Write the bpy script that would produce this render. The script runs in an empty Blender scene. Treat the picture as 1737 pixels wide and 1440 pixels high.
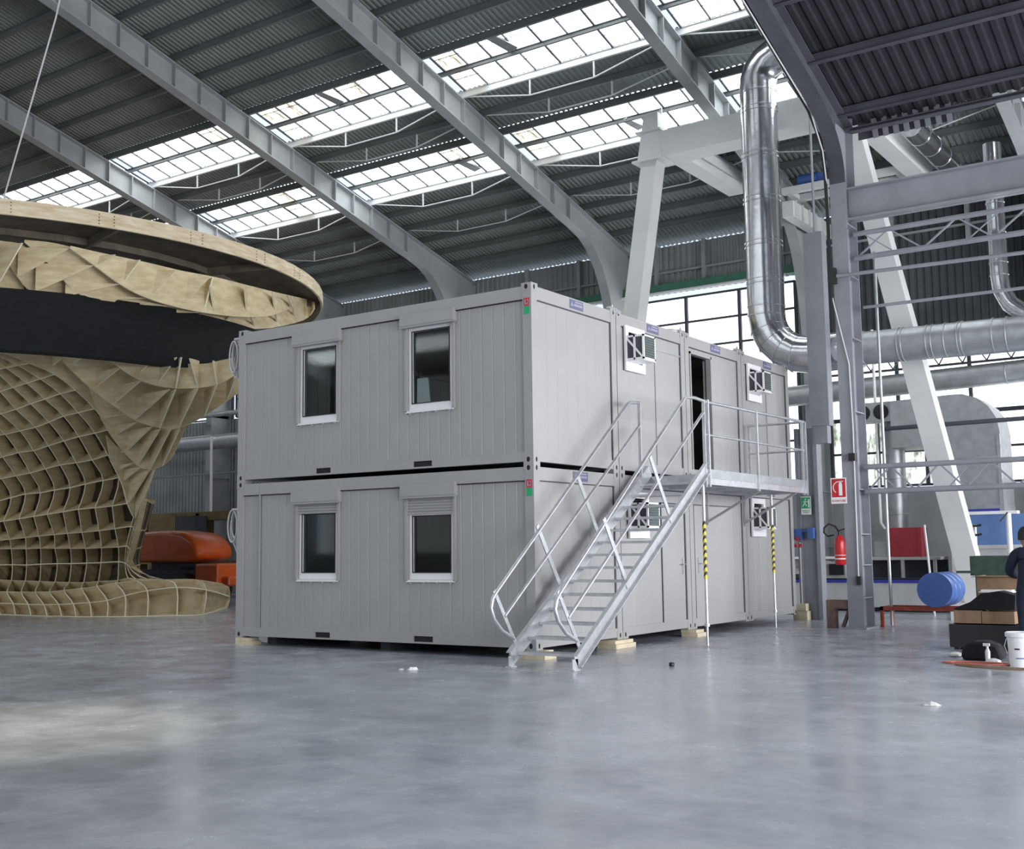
import bpy, math, random
from mathutils import Vector, Matrix
random.seed(7)
SC = bpy.context.scene
COL = SC.collection
# ------------------------------------------------------------------ camera
cam_d = bpy.data.cameras.new('camera')
cam = bpy.data.objects.new('camera', cam_d)
COL.objects.link(cam)
cam_d.sensor_fit = 'HORIZONTAL'
cam_d.sensor_width = 36.0
cam_d.lens = 36.0 * 1969.55 / 1737.0
cam_d.clip_end = 500
r_ = Vector((0.82248138, 0.56864654, -0.01286415))
u_ = Vector((0.07224485, -0.08200691, 0.99400983))
f_ = Vector((-0.56418531, 0.81848395, 0.10853094))
cam.matrix_world = Matrix(((r_.x, u_.x, -f_.x, 9.02138), (r_.y, u_.y, -f_.y, -13.60905),
                           (r_.z, u_.z, -f_.z, 1.49612), (0, 0, 0, 1)))
SC.camera = cam
# ------------------------------------------------------------------ light and exposure
SC.view_settings.view_transform = 'Standard'
SC.view_settings.look = 'None'
SC.view_settings.exposure = -0.10
SC.view_settings.gamma = 1.0
SC.view_settings.use_curve_mapping = False
W = bpy.data.worlds.new('world'); SC.world = W; W.use_nodes = True
W.node_tree.nodes['Background'].inputs[0].default_value = (0.75, 0.85, 1.0, 1)
W.node_tree.nodes['Background'].inputs[1].default_value = 1.3
SKY_E = 6.0        # brightness of the daylight coming through the roof glazing
WIN_E = 2.2        # brightness of the daylight in the wall windows
# ------------------------------------------------------------------ materials
def mat(name, col, rough=0.6, metal=0.0, var=0.0, scale=4.0, bump=0.0, spec=None, stretch=None, col2=None, bscale=None):
    m = bpy.data.materials.new(name); m.use_nodes = True
    nt = m.node_tree; b = nt.nodes['Principled BSDF']
    b.inputs['Roughness'].default_value = rough
    b.inputs['Metallic'].default_value = metal
    if spec is not None: b.inputs['Specular IOR Level'].default_value = spec
    c = (*col, 1)
    tc = nt.nodes.new('ShaderNodeTexCoord')
    vec = tc.outputs['Object']
    if stretch:
        mp = nt.nodes.new('ShaderNodeMapping'); mp.inputs['Scale'].default_value = stretch
        nt.links.new(vec, mp.inputs['Vector']); vec = mp.outputs['Vector']
    if var > 0 or col2:
        n = nt.nodes.new('ShaderNodeTexNoise'); n.inputs['Scale'].default_value = scale
        n.inputs['Detail'].default_value = 5; n.inputs['Roughness'].default_value = 0.6
        nt.links.new(vec, n.inputs['Vector'])
        rp = nt.nodes.new('ShaderNodeValToRGB')
        rp.color_ramp.elements[0].position = 0.35; rp.color_ramp.elements[1].position = 0.65
        k = col2 if col2 else tuple(x * (1 - var) for x in col)
        rp.color_ramp.elements[0].color = (*k, 1)
        rp.color_ramp.elements[1].color = c if col2 else (*[min(1, x * (1 + var)) for x in col], 1)
        nt.links.new(n.outputs['Fac'], rp.inputs['Fac'])
        nt.links.new(rp.outputs['Color'], b.inputs['Base Color'])
    else:
        b.inputs['Base Color'].default_value = c
    if bump > 0:
        n2 = nt.nodes.new('ShaderNodeTexNoise'); n2.inputs['Scale'].default_value = bscale or scale * 4
        nt.links.new(vec, n2.inputs['Vector'])
        bp = nt.nodes.new('ShaderNodeBump'); bp.inputs['Strength'].default_value = bump
        bp.inputs['Distance'].default_value = 0.02
        nt.links.new(n2.outputs['Fac'], bp.inputs['Height'])
        nt.links.new(bp.outputs['Normal'], b.inputs['Normal'])
    return m

M = {}
M['cont'] = mat('container_paint', (0.385, 0.385, 0.385), 0.42, 0, 0.03, 1.5)
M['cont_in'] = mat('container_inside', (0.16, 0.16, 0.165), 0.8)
M['dark'] = mat('dark_rubber', (0.012, 0.012, 0.014), 0.7, 0, 0.2, 8)
M['white'] = mat('white_plastic', (0.88, 0.88, 0.90), 0.35, 0, 0.02, 5)
M['louvre'] = mat('louvre_grey', (0.12, 0.15, 0.15), 0.5, 0, 0.1, 8)
M['galv'] = mat('galvanised_steel', (0.62, 0.63, 0.66), 0.38, 0.75, 0.10, 9, 0.05)
M['duct'] = mat('shiny_duct', (0.64, 0.65, 0.68), 0.20, 0.95, 0.07, 5, 0.12, None, None, None, 7)
M['duct_dull'] = mat('dull_duct', (0.45, 0.47, 0.49), 0.45, 0.7, 0.12, 4, 0.05)
M['steel'] = mat('grey_painted_steel', (0.36, 0.38, 0.39), 0.5, 0, 0.10, 1.3)
M['steel_dark'] = mat('dark_painted_steel', (0.08, 0.083, 0.10), 0.6, 0, 0.15, 1.5, 0, 0.25)
M['column'] = mat('column_paint', (0.27, 0.28, 0.315), 0.45, 0, 0.12, 1.2)
M['white_steel'] = mat('off_white_steel', (0.66, 0.67, 0.67), 0.45, 0, 0.06, 1.0)
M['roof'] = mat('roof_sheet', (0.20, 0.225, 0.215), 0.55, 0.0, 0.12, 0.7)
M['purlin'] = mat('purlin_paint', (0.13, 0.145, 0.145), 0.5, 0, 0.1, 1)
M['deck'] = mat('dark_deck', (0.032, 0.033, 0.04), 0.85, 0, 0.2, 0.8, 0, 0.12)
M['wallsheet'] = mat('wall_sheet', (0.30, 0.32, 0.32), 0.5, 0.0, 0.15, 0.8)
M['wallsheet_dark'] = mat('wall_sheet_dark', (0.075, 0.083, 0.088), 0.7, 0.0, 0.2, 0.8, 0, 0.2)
M['concrete_wall'] = mat('wall_render', (0.36, 0.38, 0.39), 0.8, 0, 0.12, 0.7, 0.1)
M['green'] = mat('green_gutter', (0.05, 0.20, 0.13), 0.5, 0, 0.1, 3)
M['ply'] = mat('plywood', (0.80, 0.69, 0.45), 0.65, 0, 0, 2.2, 0.05, None, (1, 1, 3), (0.62, 0.49, 0.28))
M['ply_highlight'] = mat('plywood_edge_highlight', (0.93, 0.87, 0.66), 0.6, 0, 0.04, 6)  # paler than the board faces: edge highlight painted in for contrast
M['ply_toe'] = mat('plywood_toe_shade', (0.50, 0.40, 0.24), 0.7, 0, 0.15, 3)  # duller copy of the plywood, some shade put into the colour
M['ply_shade'] = mat('plywood_cell_shade', (0.075, 0.06, 0.038), 0.75, 0, 0.15, 3)  # near black: shade inside the lattice cells put into the colour
M['ply_rim'] = mat('plywood_rim', (0.76, 0.67, 0.50), 0.6, 0, 0, 2.0, 0.03, None, (1, 1, 6), (0.58, 0.45, 0.28))
M['knot'] = mat('knot', (0.10, 0.05, 0.02), 0.7, 0, 0.1, 9)
M['felt'] = mat('black_felt', (0.006, 0.007, 0.009), 0.9, 0, 0.3, 6)
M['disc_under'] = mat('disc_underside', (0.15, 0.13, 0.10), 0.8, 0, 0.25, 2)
M['orange'] = mat('orange_paint', (0.75, 0.13, 0.02), 0.3, 0, 0.1, 2)
M['red'] = mat('red_paint', (0.55, 0.02, 0.025), 0.3, 0, 0.08, 3)
M['redcab'] = mat('dark_red_sheet', (0.36, 0.035, 0.05), 0.5, 0, 0.1, 3)
M['rust'] = mat('red_oxide', (0.33, 0.06, 0.035), 0.6, 0, 0.25, 8)
M['blue'] = mat('blue_paint', (0.06, 0.14, 0.42), 0.3, 0, 0.08, 3)
M['bluebin'] = mat('blue_panel', (0.12, 0.22, 0.47), 0.6, 0, 0.06, 2)
M['bluestripe'] = mat('blue_stripe', (0.04, 0.05, 0.35), 0.5)
M['lilac'] = mat('label_blue', (0.15, 0.15, 0.25), 0.5)
M['labeltext'] = mat('label_text', (0.34, 0.34, 0.46), 0.5)
M['tag_red'] = mat('tag_red', (0.65, 0.03, 0.05), 0.5)
M['tag_green'] = mat('tag_green', (0.02, 0.42, 0.17), 0.5)
M['yellow'] = mat('yellow_tape', (0.75, 0.65, 0.08), 0.5)
M['cardboard'] = mat('cardboard', (0.24, 0.155, 0.095), 0.8, 0, 0.2, 4)
M['rusty'] = mat('rusty_steel', (0.14, 0.095, 0.08), 0.7, 0, 0.3, 8)
M['wood'] = mat('pale_timber', (0.66, 0.58, 0.42), 0.7, 0, 0.12, 6)
M['cloth'] = mat('navy_overall', (0.010, 0.014, 0.035), 0.85, 0, 0.3, 9)
M['skin'] = mat('skin', (0.42, 0.24, 0.17), 0.5)
M['hair'] = mat('dark_hair', (0.008, 0.007, 0.007), 0.6)
M['cable'] = mat('white_cable', (0.62, 0.62, 0.63), 0.5)
M['black'] = mat('black_plastic', (0.015, 0.015, 0.016), 0.4)
M['pink'] = mat('red_cable', (0.55, 0.16, 0.12), 0.6)
M['machine'] = mat('machine_paint', (0.52, 0.53, 0.53), 0.5, 0, 0.08, 2)
M['darkgreen'] = mat('dark_green_machine', (0.03, 0.06, 0.045), 0.5, 0, 0.3, 8)
M['ochre'] = mat('ochre_panel', (0.20, 0.14, 0.06), 0.7, 0, 0.2, 2)
M['paper'] = mat('paper', (0.8, 0.8, 0.8), 0.8)

def floor_mat():
    m = bpy.data.materials.new('polished_concrete'); m.use_nodes = True
    nt = m.node_tree; b = nt.nodes['Principled BSDF']; L = nt.links.new
    tc = nt.nodes.new('ShaderNodeTexCoord')
    def noise(scale, det, rough, dist=0.0):
        n = nt.nodes.new('ShaderNodeTexNoise'); n.inputs['Scale'].default_value = scale
        n.inputs['Detail'].default_value = det; n.inputs['Roughness'].default_value = rough
        n.inputs['Distortion'].default_value = dist
        L(tc.outputs['Object'], n.inputs['Vector']); return n
    def ramp(src, p0, c0, p1, c1):
        r = nt.nodes.new('ShaderNodeValToRGB')
        r.color_ramp.elements[0].position = p0; r.color_ramp.elements[0].color = c0
        r.color_ramp.elements[1].position = p1; r.color_ramp.elements[1].color = c1
        L(src, r.inputs['Fac']); return r
    def mix(kind, fac, a, b2):
        x = nt.nodes.new('ShaderNodeMix'); x.data_type = 'RGBA'; x.blend_type = kind
        if isinstance(fac, float): x.inputs['Factor'].default_value = fac
        else: L(fac, x.inputs['Factor'])
        L(a, x.inputs['A']); L(b2, x.inputs['B']); return x.outputs['Result']
    n1 = noise(0.45, 6, 0.62, 0.6); r1 = ramp(n1.outputs['Fac'], 0.3, (0.30, 0.325, 0.375, 1), 0.72, (0.47, 0.495, 0.55, 1))
    n2 = noise(1.7, 8, 0.62, 0.3); r2 = ramp(n2.outputs['Fac'], 0.34, (0.74, 0.75, 0.77, 1), 0.62, (1.08, 1.08, 1.08, 1))
    c = mix('MULTIPLY', 0.8, r1.outputs['Color'], r2.outputs['Color'])
    n3 = noise(5.0, 10, 0.75, 0.2); r3 = ramp(n3.outputs['Fac'], 0.22, (0.5, 0.5, 0.52, 1), 0.42, (1, 1, 1, 1))
    c = mix('MULTIPLY', 0.7, c, r3.outputs['Color'])
    n4 = noise(3.1, 3, 0.9, 2.5); r4 = ramp(n4.outputs['Fac'], 0.70, (0, 0, 0, 1), 0.72, (1, 1, 1, 1))
    w = nt.nodes.new('ShaderNodeRGB'); w.outputs[0].default_value = (0.62, 0.62, 0.60, 1)
    c = mix('MIX', r4.outputs['Color'], c, w.outputs[0])
    L(c, b.inputs['Base Color'])
    rr = ramp(n2.outputs['Fac'], 0.3, (0.15, 0.15, 0.15, 1), 0.7, (0.32, 0.32, 0.32, 1))
    L(rr.outputs['Color'], b.inputs['Roughness'])
    b.inputs['Specular IOR Level'].default_value = 0.5
    bp = nt.nodes.new('ShaderNodeBump'); bp.inputs['Strength'].default_value = 0.06; bp.inputs['Distance'].default_value = 0.02
    L(n2.outputs['Fac'], bp.inputs['Height']); L(bp.outputs['Normal'], b.inputs['Normal'])
    return m
M['floor'] = floor_mat()

def emit_mat(name, strength, c0, c1, scale, p0, p1, tint=None, stretch=(1, 1, 1)):
    """Daylit glazing: translucent sheet whose dirt stains dim it."""
    m = bpy.data.materials.new(name); m.use_nodes = True
    nt = m.node_tree; b = nt.nodes['Principled BSDF']; L = nt.links.new
    b.inputs['Base Color'].default_value = (0.5, 0.5, 0.48, 1); b.inputs['Roughness'].default_value = 0.4
    tc = nt.nodes.new('ShaderNodeTexCoord')
    mp = nt.nodes.new('ShaderNodeMapping'); mp.inputs['Scale'].default_value = stretch
    L(tc.outputs['Object'], mp.inputs['Vector'])
    n = nt.nodes.new('ShaderNodeTexNoise'); n.inputs['Scale'].default_value = scale; n.inputs['Detail'].default_value = 6
    n.inputs['Roughness'].default_value = 0.7
    L(mp.outputs['Vector'], n.inputs['Vector'])
    r = nt.nodes.new('ShaderNodeValToRGB')
    r.color_ramp.elements[0].position = p0; r.color_ramp.elements[0].color = (*c0, 1)
    r.color_ramp.elements[1].position = p1; r.color_ramp.elements[1].color = (*c1, 1)
    L(n.outputs['Fac'], r.inputs['Fac']); L(r.outputs['Color'], b.inputs['Emission Color'])
    b.inputs['Emission Strength'].default_value = strength
    return m
M['sky'] = emit_mat('roof_glazing', SKY_E, (0.03, 0.025, 0.012), (0.94, 0.98, 1.0), 2.2, 0.335, 0.42, stretch=(1, 0.5, 1))
M['sky_dirty'] = emit_mat('roof_glazing_stained', SKY_E * 0.5, (0.06, 0.045, 0.02), (0.95, 0.90, 0.76), 3.0, 0.36, 0.58, stretch=(3, 0.5, 1))
M['sky_added'] = emit_mat('roof_glazing_added', SKY_E * 0.75, (0.03, 0.025, 0.012), (0.94, 0.98, 1.0), 1.6, 0.30, 0.42, stretch=(1, 0.5, 1))  # glow of the unseen roof strips added for light
M['win'] = emit_mat('wall_glazing', WIN_E, (0.85, 0.92, 1.0), (0.95, 0.98, 1.0), 0.6, 0.2, 0.5)
M['win_side_added'] = emit_mat('side_glazing_added', 15.0, (0.9, 0.93, 1.0), (0.98, 0.98, 1.0), 0.6, 0.2, 0.5)  # strong glow of unseen windows, added to brighten the cabin ends
M['win_front_added'] = emit_mat('front_glazing_added', 0.7, (0.85, 0.92, 1.0), (0.95, 0.98, 1.0), 0.6, 0.2, 0.5)  # dimmer glow for the other unseen windows added for light
M['win_green'] = emit_mat('wall_glazing_foliage', 0.95, (0.10, 0.17, 0.06), (1.6, 1.7, 1.6), 2.6, 0.40, 0.56, stretch=(1.6, 1, 0.5))
M['lamp'] = emit_mat('lamp_glow', 12.0, (1, 0.9, 0.75), (1, 0.95, 0.85), 1, 0.1, 0.9)

def glass_mat():
    m = bpy.data.materials.new('window_glass'); m.use_nodes = True
    nt = m.node_tree; nt.nodes.clear(); L = nt.links.new
    out = nt.nodes.new('ShaderNodeOutputMaterial'); mx = nt.nodes.new('ShaderNodeMixShader')
    tr = nt.nodes.new('ShaderNodeBsdfTransparent'); tr.inputs[0].default_value = (0.86, 0.9, 0.9, 1)
    gl = nt.nodes.new('ShaderNodeBsdfGlossy'); gl.inputs['Roughness'].default_value = 0.04
    fr = nt.nodes.new('ShaderNodeFresnel'); fr.inputs['IOR'].default_value = 1.32
    L(fr.outputs[0], mx.inputs[0]); L(tr.outputs[0], mx.inputs[1]); L(gl.outputs[0], mx.inputs[2]); L(mx.outputs[0], out.inputs[0])
    return m
M['glass'] = glass_mat()

# ------------------------------------------------------------------ mesh helpers
class MB:
    def __init__(s): s.v = []; s.f = []
    def add(s, vs, fs):
        o = len(s.v); s.v += [Vector(v) for v in vs]; s.f += [tuple(i + o for i in f) for f in fs]; return s
    def box(s, x0, x1, y0, y1, z0, z1):
        vs = [(x, y, z) for x in (x0, x1) for y in (y0, y1) for z in (z0, z1)]
        return s.add(vs, [(0, 1, 3, 2), (4, 6, 7, 5), (0, 4, 5, 1), (2, 3, 7, 6), (0, 2, 6, 4), (1, 5, 7, 3)])
    def beam(s, a, b, w, h, up=(0, 0, 1), w2=None, h2=None):
        a, b = Vector(a), Vector(b); d = (b - a).normalized(); up = Vector(up)
        sd = d.cross(up)
        if sd.length < 1e-4: sd = d.cross(Vector((0, 1, 0)))
        sd.normalize(); u = sd.cross(d).normalized()
        w2 = w2 or w; h2 = h2 or h
        vs = [a + sd * i * w / 2 + u * j * h / 2 for i, j in ((-1, -1), (1, -1), (1, 1), (-1, 1))]
        vs += [b + sd * i * w2 / 2 + u * j * h2 / 2 for i, j in ((-1, -1), (1, -1), (1, 1), (-1, 1))]
        return s.add(vs, [(3, 2, 1, 0), (4, 5, 6, 7), (0, 1, 5, 4), (1, 2, 6, 5), (2, 3, 7, 6), (3, 0, 4, 7)])
    def tube(s, pts, r, n=10, cap=True, rf=None):
        pts = [Vector(p) for p in pts]; rings = []; ref = None
        for i, p in enumerate(pts):
            t = (pts[min(i + 1, len(pts) - 1)] - pts[max(i - 1, 0)]).normalized()
            if ref is None:
                ref = t.cross(Vector((0, 0, 1)))
                if ref.length < 1e-3: ref = t.cross(Vector((0, 1, 0)))
            ref = (ref - t * ref.dot(t)).normalized(); b = t.cross(ref)
            rr = rf(i) if rf else r
            rings.append([p + (ref * math.cos(2 * math.pi * k / n) + b * math.sin(2 * math.pi * k / n)) * rr for k in range(n)])
        vs = [v for rg in rings for v in rg]; fs = []
        for i in range(len(pts) - 1):
            for k in range(n):
                a = i * n + k; b2 = i * n + (k + 1) % n
                fs.append((a, b2, b2 + n, a + n))
        if cap: fs += [tuple(range(n - 1, -1, -1)), tuple(range((len(pts) - 1) * n, len(pts) * n))]
        return s.add(vs, fs)
    def prism(s, poly, a0, a1, axis='Y'):
        """poly: 2-D outline; axis Y -> (x,z), X -> (y,z), Z -> (x,y)"""
        def P(p, a): return {'Y': (p[0], a, p[1]), 'X': (a, p[0], p[1]), 'Z': (p[0], p[1], a)}[axis]
        n = len(poly)
        vs = [P(p, a0) for p in poly] + [P(p, a1) for p in poly]
        return s.add(vs, [tuple(range(n))[::-1], tuple(range(n, 2 * n))] + [(i, (i + 1) % n, (i + 1) % n + n, i + n) for i in range(n)])
    def lathe(s, prof, c, n=24, axis=(0, 0, 1)):
        ax = Vector(axis).normalized(); a = ax.cross(Vector((0, 0, 1)))
        if a.length < 1e-3: a = Vector((1, 0, 0))
        a.normalize(); b = ax.cross(a); c = Vector(c); vs = []; fs = []
        for r, h in prof:
            vs += [c + ax * h + (a * math.cos(2 * math.pi * k / n) + b * math.sin(2 * math.pi * k / n)) * r for k in range(n)]
        for i in range(len(prof) - 1):
            for k in range(n):
                p = i * n + k; q = i * n + (k + 1) % n; fs.append((p, q, q + n, p + n))
        fs += [tuple(range(n))[::-1], tuple(range((len(prof) - 1) * n, len(prof) * n))]
        return s.add(vs, fs)
    def ibeam(s, a, b, w, h, tw=0.012, tf=0.02, up=(0, 0, 1)):
        a, b = Vector(a), Vector(b); d = (b - a).normalized(); sd = d.cross(Vector(up)).normalized(); u = sd.cross(d)
        s.beam(a, b, tw, h, up); o = u * (h / 2 - tf / 2)
        s.beam(a + o, b + o, w, tf, up); s.beam(a - o, b - o, w, tf, up); return s

def tag(o, label, cat, group=None, kind=None):
    if label: o['label'] = label
    if cat: o['category'] = cat
    if group: o['group'] = group
    if kind: o['kind'] = kind
    return o
def obj(name, mb, m, parent=None, label=None, smooth=False, origin=None):
    me = bpy.data.meshes.new(name)
    if parent is not None:
        p = parent; off = Vector((0, 0, 0))
        while p is not None: off += p.location; p = p.parent
        loc = Vector((0, 0, 0))
    else:
        xs = [v.x for v in mb.v]; ys = [v.y for v in mb.v]; zs = [v.z for v in mb.v]
        off = Vector(origin) if origin is not None else Vector(((min(xs) + max(xs)) / 2, (min(ys) + max(ys)) / 2, min(zs)))
        loc = off
    me.from_pydata([tuple(v - off) for v in mb.v], [], mb.f); me.update()
    o = bpy.data.objects.new(name, me); o.location = loc
    ms = m if isinstance(m, (list, tuple)) else [m]
    for x in ms: me.materials.append(M[x] if isinstance(x, str) else x)
    if smooth:
        for p in me.polygons: p.use_smooth = True
        me.set_sharp_from_angle(angle=math.radians(smooth if smooth is not True else 40))
    COL.objects.link(o)
    if parent is not None: o.parent = parent
    if label: o['label'] = label
    return o
def thing(name, label, cat, loc=(0, 0, 0), group=None, kind=None):
    o = bpy.data.objects.new(name, None); COL.objects.link(o); o.location = loc
    o.empty_display_size = 0.2
    return tag(o, label, cat, group, kind)
def struct(name, mb, m, **k):
    o = obj(name, mb, m, **k); o['kind'] = 'structure'; return o
def arc(c, r, a0, a1, n, f):
    return [f(c[0] + r * math.cos(math.radians(a0 + (a1 - a0) * i / n)), c[1] + r * math.sin(math.radians(a0 + (a1 - a0) * i / n))) for i in range(n + 1)]
def copy_tree(o, parent=None):
    c = o.copy(); COL.objects.link(c)
    if parent is not None: c.parent = parent
    for ch in list(o.children): copy_tree(ch, c)
    return c

# ------------------------------------------------------------------ the hall
WY = 18.0
def zr(y): return 10.9 + 0.26 * (WY - y)      # underside line of the roof
RX = [-44.9, -38.8, -32.7, -26.55, -20.45, -14.35, -8.25, -2.15, 3.95, 10.0, 16.0]   # roof frames
RIDGE = -12.0
def zroof(y): return zr(y) if y >= RIDGE else zr(2 * RIDGE - y)
struct('floor', MB().box(-46, 16.5, -43, 18.3, -0.2, 0.0), 'floor')

def sheet_profile(x0, x1, pitch=0.15, d=0.035):
    xs = []; x = x0; n = int((x1 - x0) / pitch)
    for i in range(n):
        a = x0 + i * pitch
        xs += [(a, 0), (a + pitch * 0.35, 0), (a + pitch * 0.5, d), (a + pitch * 0.85, d)]
    xs.append((x1, 0)); return xs
def sheet(mb, prof, f0, f1):
    n = len(prof); vs = [f0(a, h) for a, h in prof] + [f1(a, h) for a, h in prof]
    mb.add(vs, [(i, i + 1, i + 1 + n, i + n) for i in range(n - 1)])
SKY = [(7.65, 9.31), (11.05, 12.7)]            # glazed strips seen in the photograph
SKY_ADDED = [(-6.9, -5.3), (-3.4, -1.8), (-20.2, -18.6), (-25.4, -23.8), (-30.6, -29.0), (-35.8, -34.2)]  # strips out of view, added to light the hall
mb = MB(); cuts = sorted(SKY + SKY_ADDED); prof = sheet_profile(-46, 16.5)
def roof_piece(y0, y1):
    sheet(mb, prof, lambda a, h: (a, y0, zroof(y0) + 0.06 + h), lambda a, h: (a, y1, zroof(y1) + 0.06 + h))
y = -43.0
for a, b in cuts:
    segs = [(y, a)] if not (y < RIDGE < a) else [(y, RIDGE), (RIDGE, a)]
    for s in segs: roof_piece(*s)
    # closed sheet beyond the glazed bays
    for x0, x1 in ((-46, RX[0] + .1), (3.95, 16.5)):
        sheet(mb, sheet_profile(x0, x1), lambda q, h: (q, a, zroof(a) + 0.06 + h), lambda q, h: (q, b, zroof(b) + 0.06 + h))
    y = b
roof_piece(y, 18.3)
struct('ceiling', mb, 'roof')

# portal frames: rafter with stiffeners, curved knee and column
PUR = [9.31 - 0.84 * k for k in range(0, 11)] + [10.16, 11.05, 11.85, 12.68, 13.52, 14.36, 15.2, 16.04, 16.9]
BAYN = ['far left', 'left', 'second', 'third']
frame_lab = {3: 'grey steel roof frame leftmost in view, coming out above the timber ring',
             4: 'grey steel roof frame that runs down behind the round timber canopy rim',
             5: 'long grey steel roof frame running from the top left corner to behind the cabin roof',
             6: 'grey steel roof frame with curved knee just left of the white gantry leg',
             7: 'pale grey steel roof frame crossing above the white gantry crossbeam',
             2: 'grey steel roof frame hidden mostly at the far left of the hall',
             1: 'farthest left grey steel roof frame behind the timber structure',
             0: 'outermost left grey steel roof frame at the end of the hall',
             8: 'grey steel roof frame above the dark steel bay',
             9: 'grey steel roof frame inside the dark bay'}
def zb(y): return zr(y) - 0.86
for i, x in enumerate(RX):
    if i in (10,): continue
    t = thing('portal_frame', frame_lab[i], 'steel frame', (x, WY - 0.45, 0))
    mb = MB(); y0, y1 = RIDGE, WY
    mb.beam((x, y0, zr(y0) - 0.20), (x, y1, zr(y1) - 0.20), 0.30, 0.03)
    pts = [(y0, zb(y0)), (14.9, zb(14.9))]
    # curved knee
    p0 = Vector((14.9, zb(14.9))); p1 = Vector((16.75, zb(16.75))); p2 = Vector((17.0, 6.9))
    for k in range(1, 11):
        q = k / 10; pts.append(tuple(p0 * (1 - q) ** 2 + p1 * 2 * q * (1 - q) + p2 * q * q))
    for a, b in zip(pts[:-1], pts[1:]):
        mb.beam((x, a[0], a[1]), (x, b[0], b[1]), 0.30, 0.03)
    # web
    poly = [(y0, zr(y0) - .2), (y0, zb(y0))] + pts[1:] + [(17.0, 6.9), (WY - .02, 6.9), (WY - .02, zr(WY) - .2)]
    mb.prism(poly, x - .008, x + .008, 'X')
    for yy in PUR + [PUR[10] - .84 * k for k in range(1, 14)]:
        if yy > 14.9: continue
        mb.box(x - .14, x + .14, yy - .01, yy + .01, zb(yy), zr(yy) - .21)
    obj('rafter', mb, 'steel' if i != 7 else 'steel', t)
    mb = MB(); mb.box(x - .15, x + .15, 16.98, 17.01, 0, 7.0); mb.box(x - .15, x + .15, 17.97, 18.0, 0, 10.6)
    mb.box(x - .008, x + .008, 17.0, 17.98, 0, 7.0)
    for zz in (1.5, 3.0, 4.5, 6.0, 7.0): mb.box(x - .14, x + .14, 17.0, 17.98, zz, zz + .02)
    obj('column', mb, 'steel', t)
    mb = MB(); y0 = -42.0
    mb.ibeam((x, y0, zroof(y0) - .53), (x, RIDGE, zroof(RIDGE) - .53), .3, .68)
    obj('rear_rafter', mb, 'steel', t)

# purlins: one long run each; every third one is stiffened underneath by posts and a tie rod
n_p = 0
for k, yy in enumerate(sorted(PUR)):
    z = zr(yy)
    in_sky = any(a + .1 < yy < b - .1 for a, b in SKY)
    edge = any(abs(yy - b) < .1 for a, b in SKY)
    if edge: lab = 'pale roof purlin along the lower edge of the %s row of roof glazing' % ('upper' if yy < 10 else 'lower')
    elif in_sky: lab = 'thin dark purlin crossing the middle of the %s row of roof glazing' % ('upper' if yy < 10 else 'lower')
    else: lab = 'plain grey purlin under the corrugated roof sheets'
    mb = MB(); hh = .10 if in_sky else .17
    for q in ((z + .05, .012), (z + .05 - hh, .012)): mb.box(-45.5, 16, yy - .035, yy + .035, q[0] - q[1], q[0])
    mb.box(-45.5, 16, yy - .008, yy + .008, z + .05 - hh, z + .05)
    o = obj('purlin', mb, 'purlin' if not edge else 'white_steel')
    tag(o, lab, 'purlin', None if (edge or in_sky) else 'plain roof purlins')
BAYL = {3: 'above the timber ring', 4: 'between the two left roof frames', 5: 'over the left of the cabins', 6: 'over the right of the cabins', 7: 'behind the tall round duct', 2: 'at the far left of the hall', 1: 'in the second last bay to the left', 0: 'in the last bay to the left'}
for j in range(2, 8):
    xa, xb = RX[j] + .2, RX[j + 1] - .2
    for rn, yy, drop in (('under the upper glazing', 9.31, .42), ('under the lower glazing', 12.68, .42), ('between the glazing rows', 10.16, .36), ('below all glazing', 14.36, .36)):
        z = zr(yy) - .12; L = xb - xa
        p = [(xa, yy, z), (xa + L * .34, yy, z - drop), (xa + L * .66, yy, z - drop), (xb, yy, z)]
        t = thing('purlin_tie', 'thin tie rod %s, %s' % (rn, BAYL[j]), 'tie rod', p[0])
        obj('tie_rod', MB().tube(p, .018, 6), 'white_steel', t)
        for q in (p[1], p[2]): obj('post', MB().beam(q, (q[0], q[1], z + .02), .035, .035), 'white_steel', t)

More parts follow.
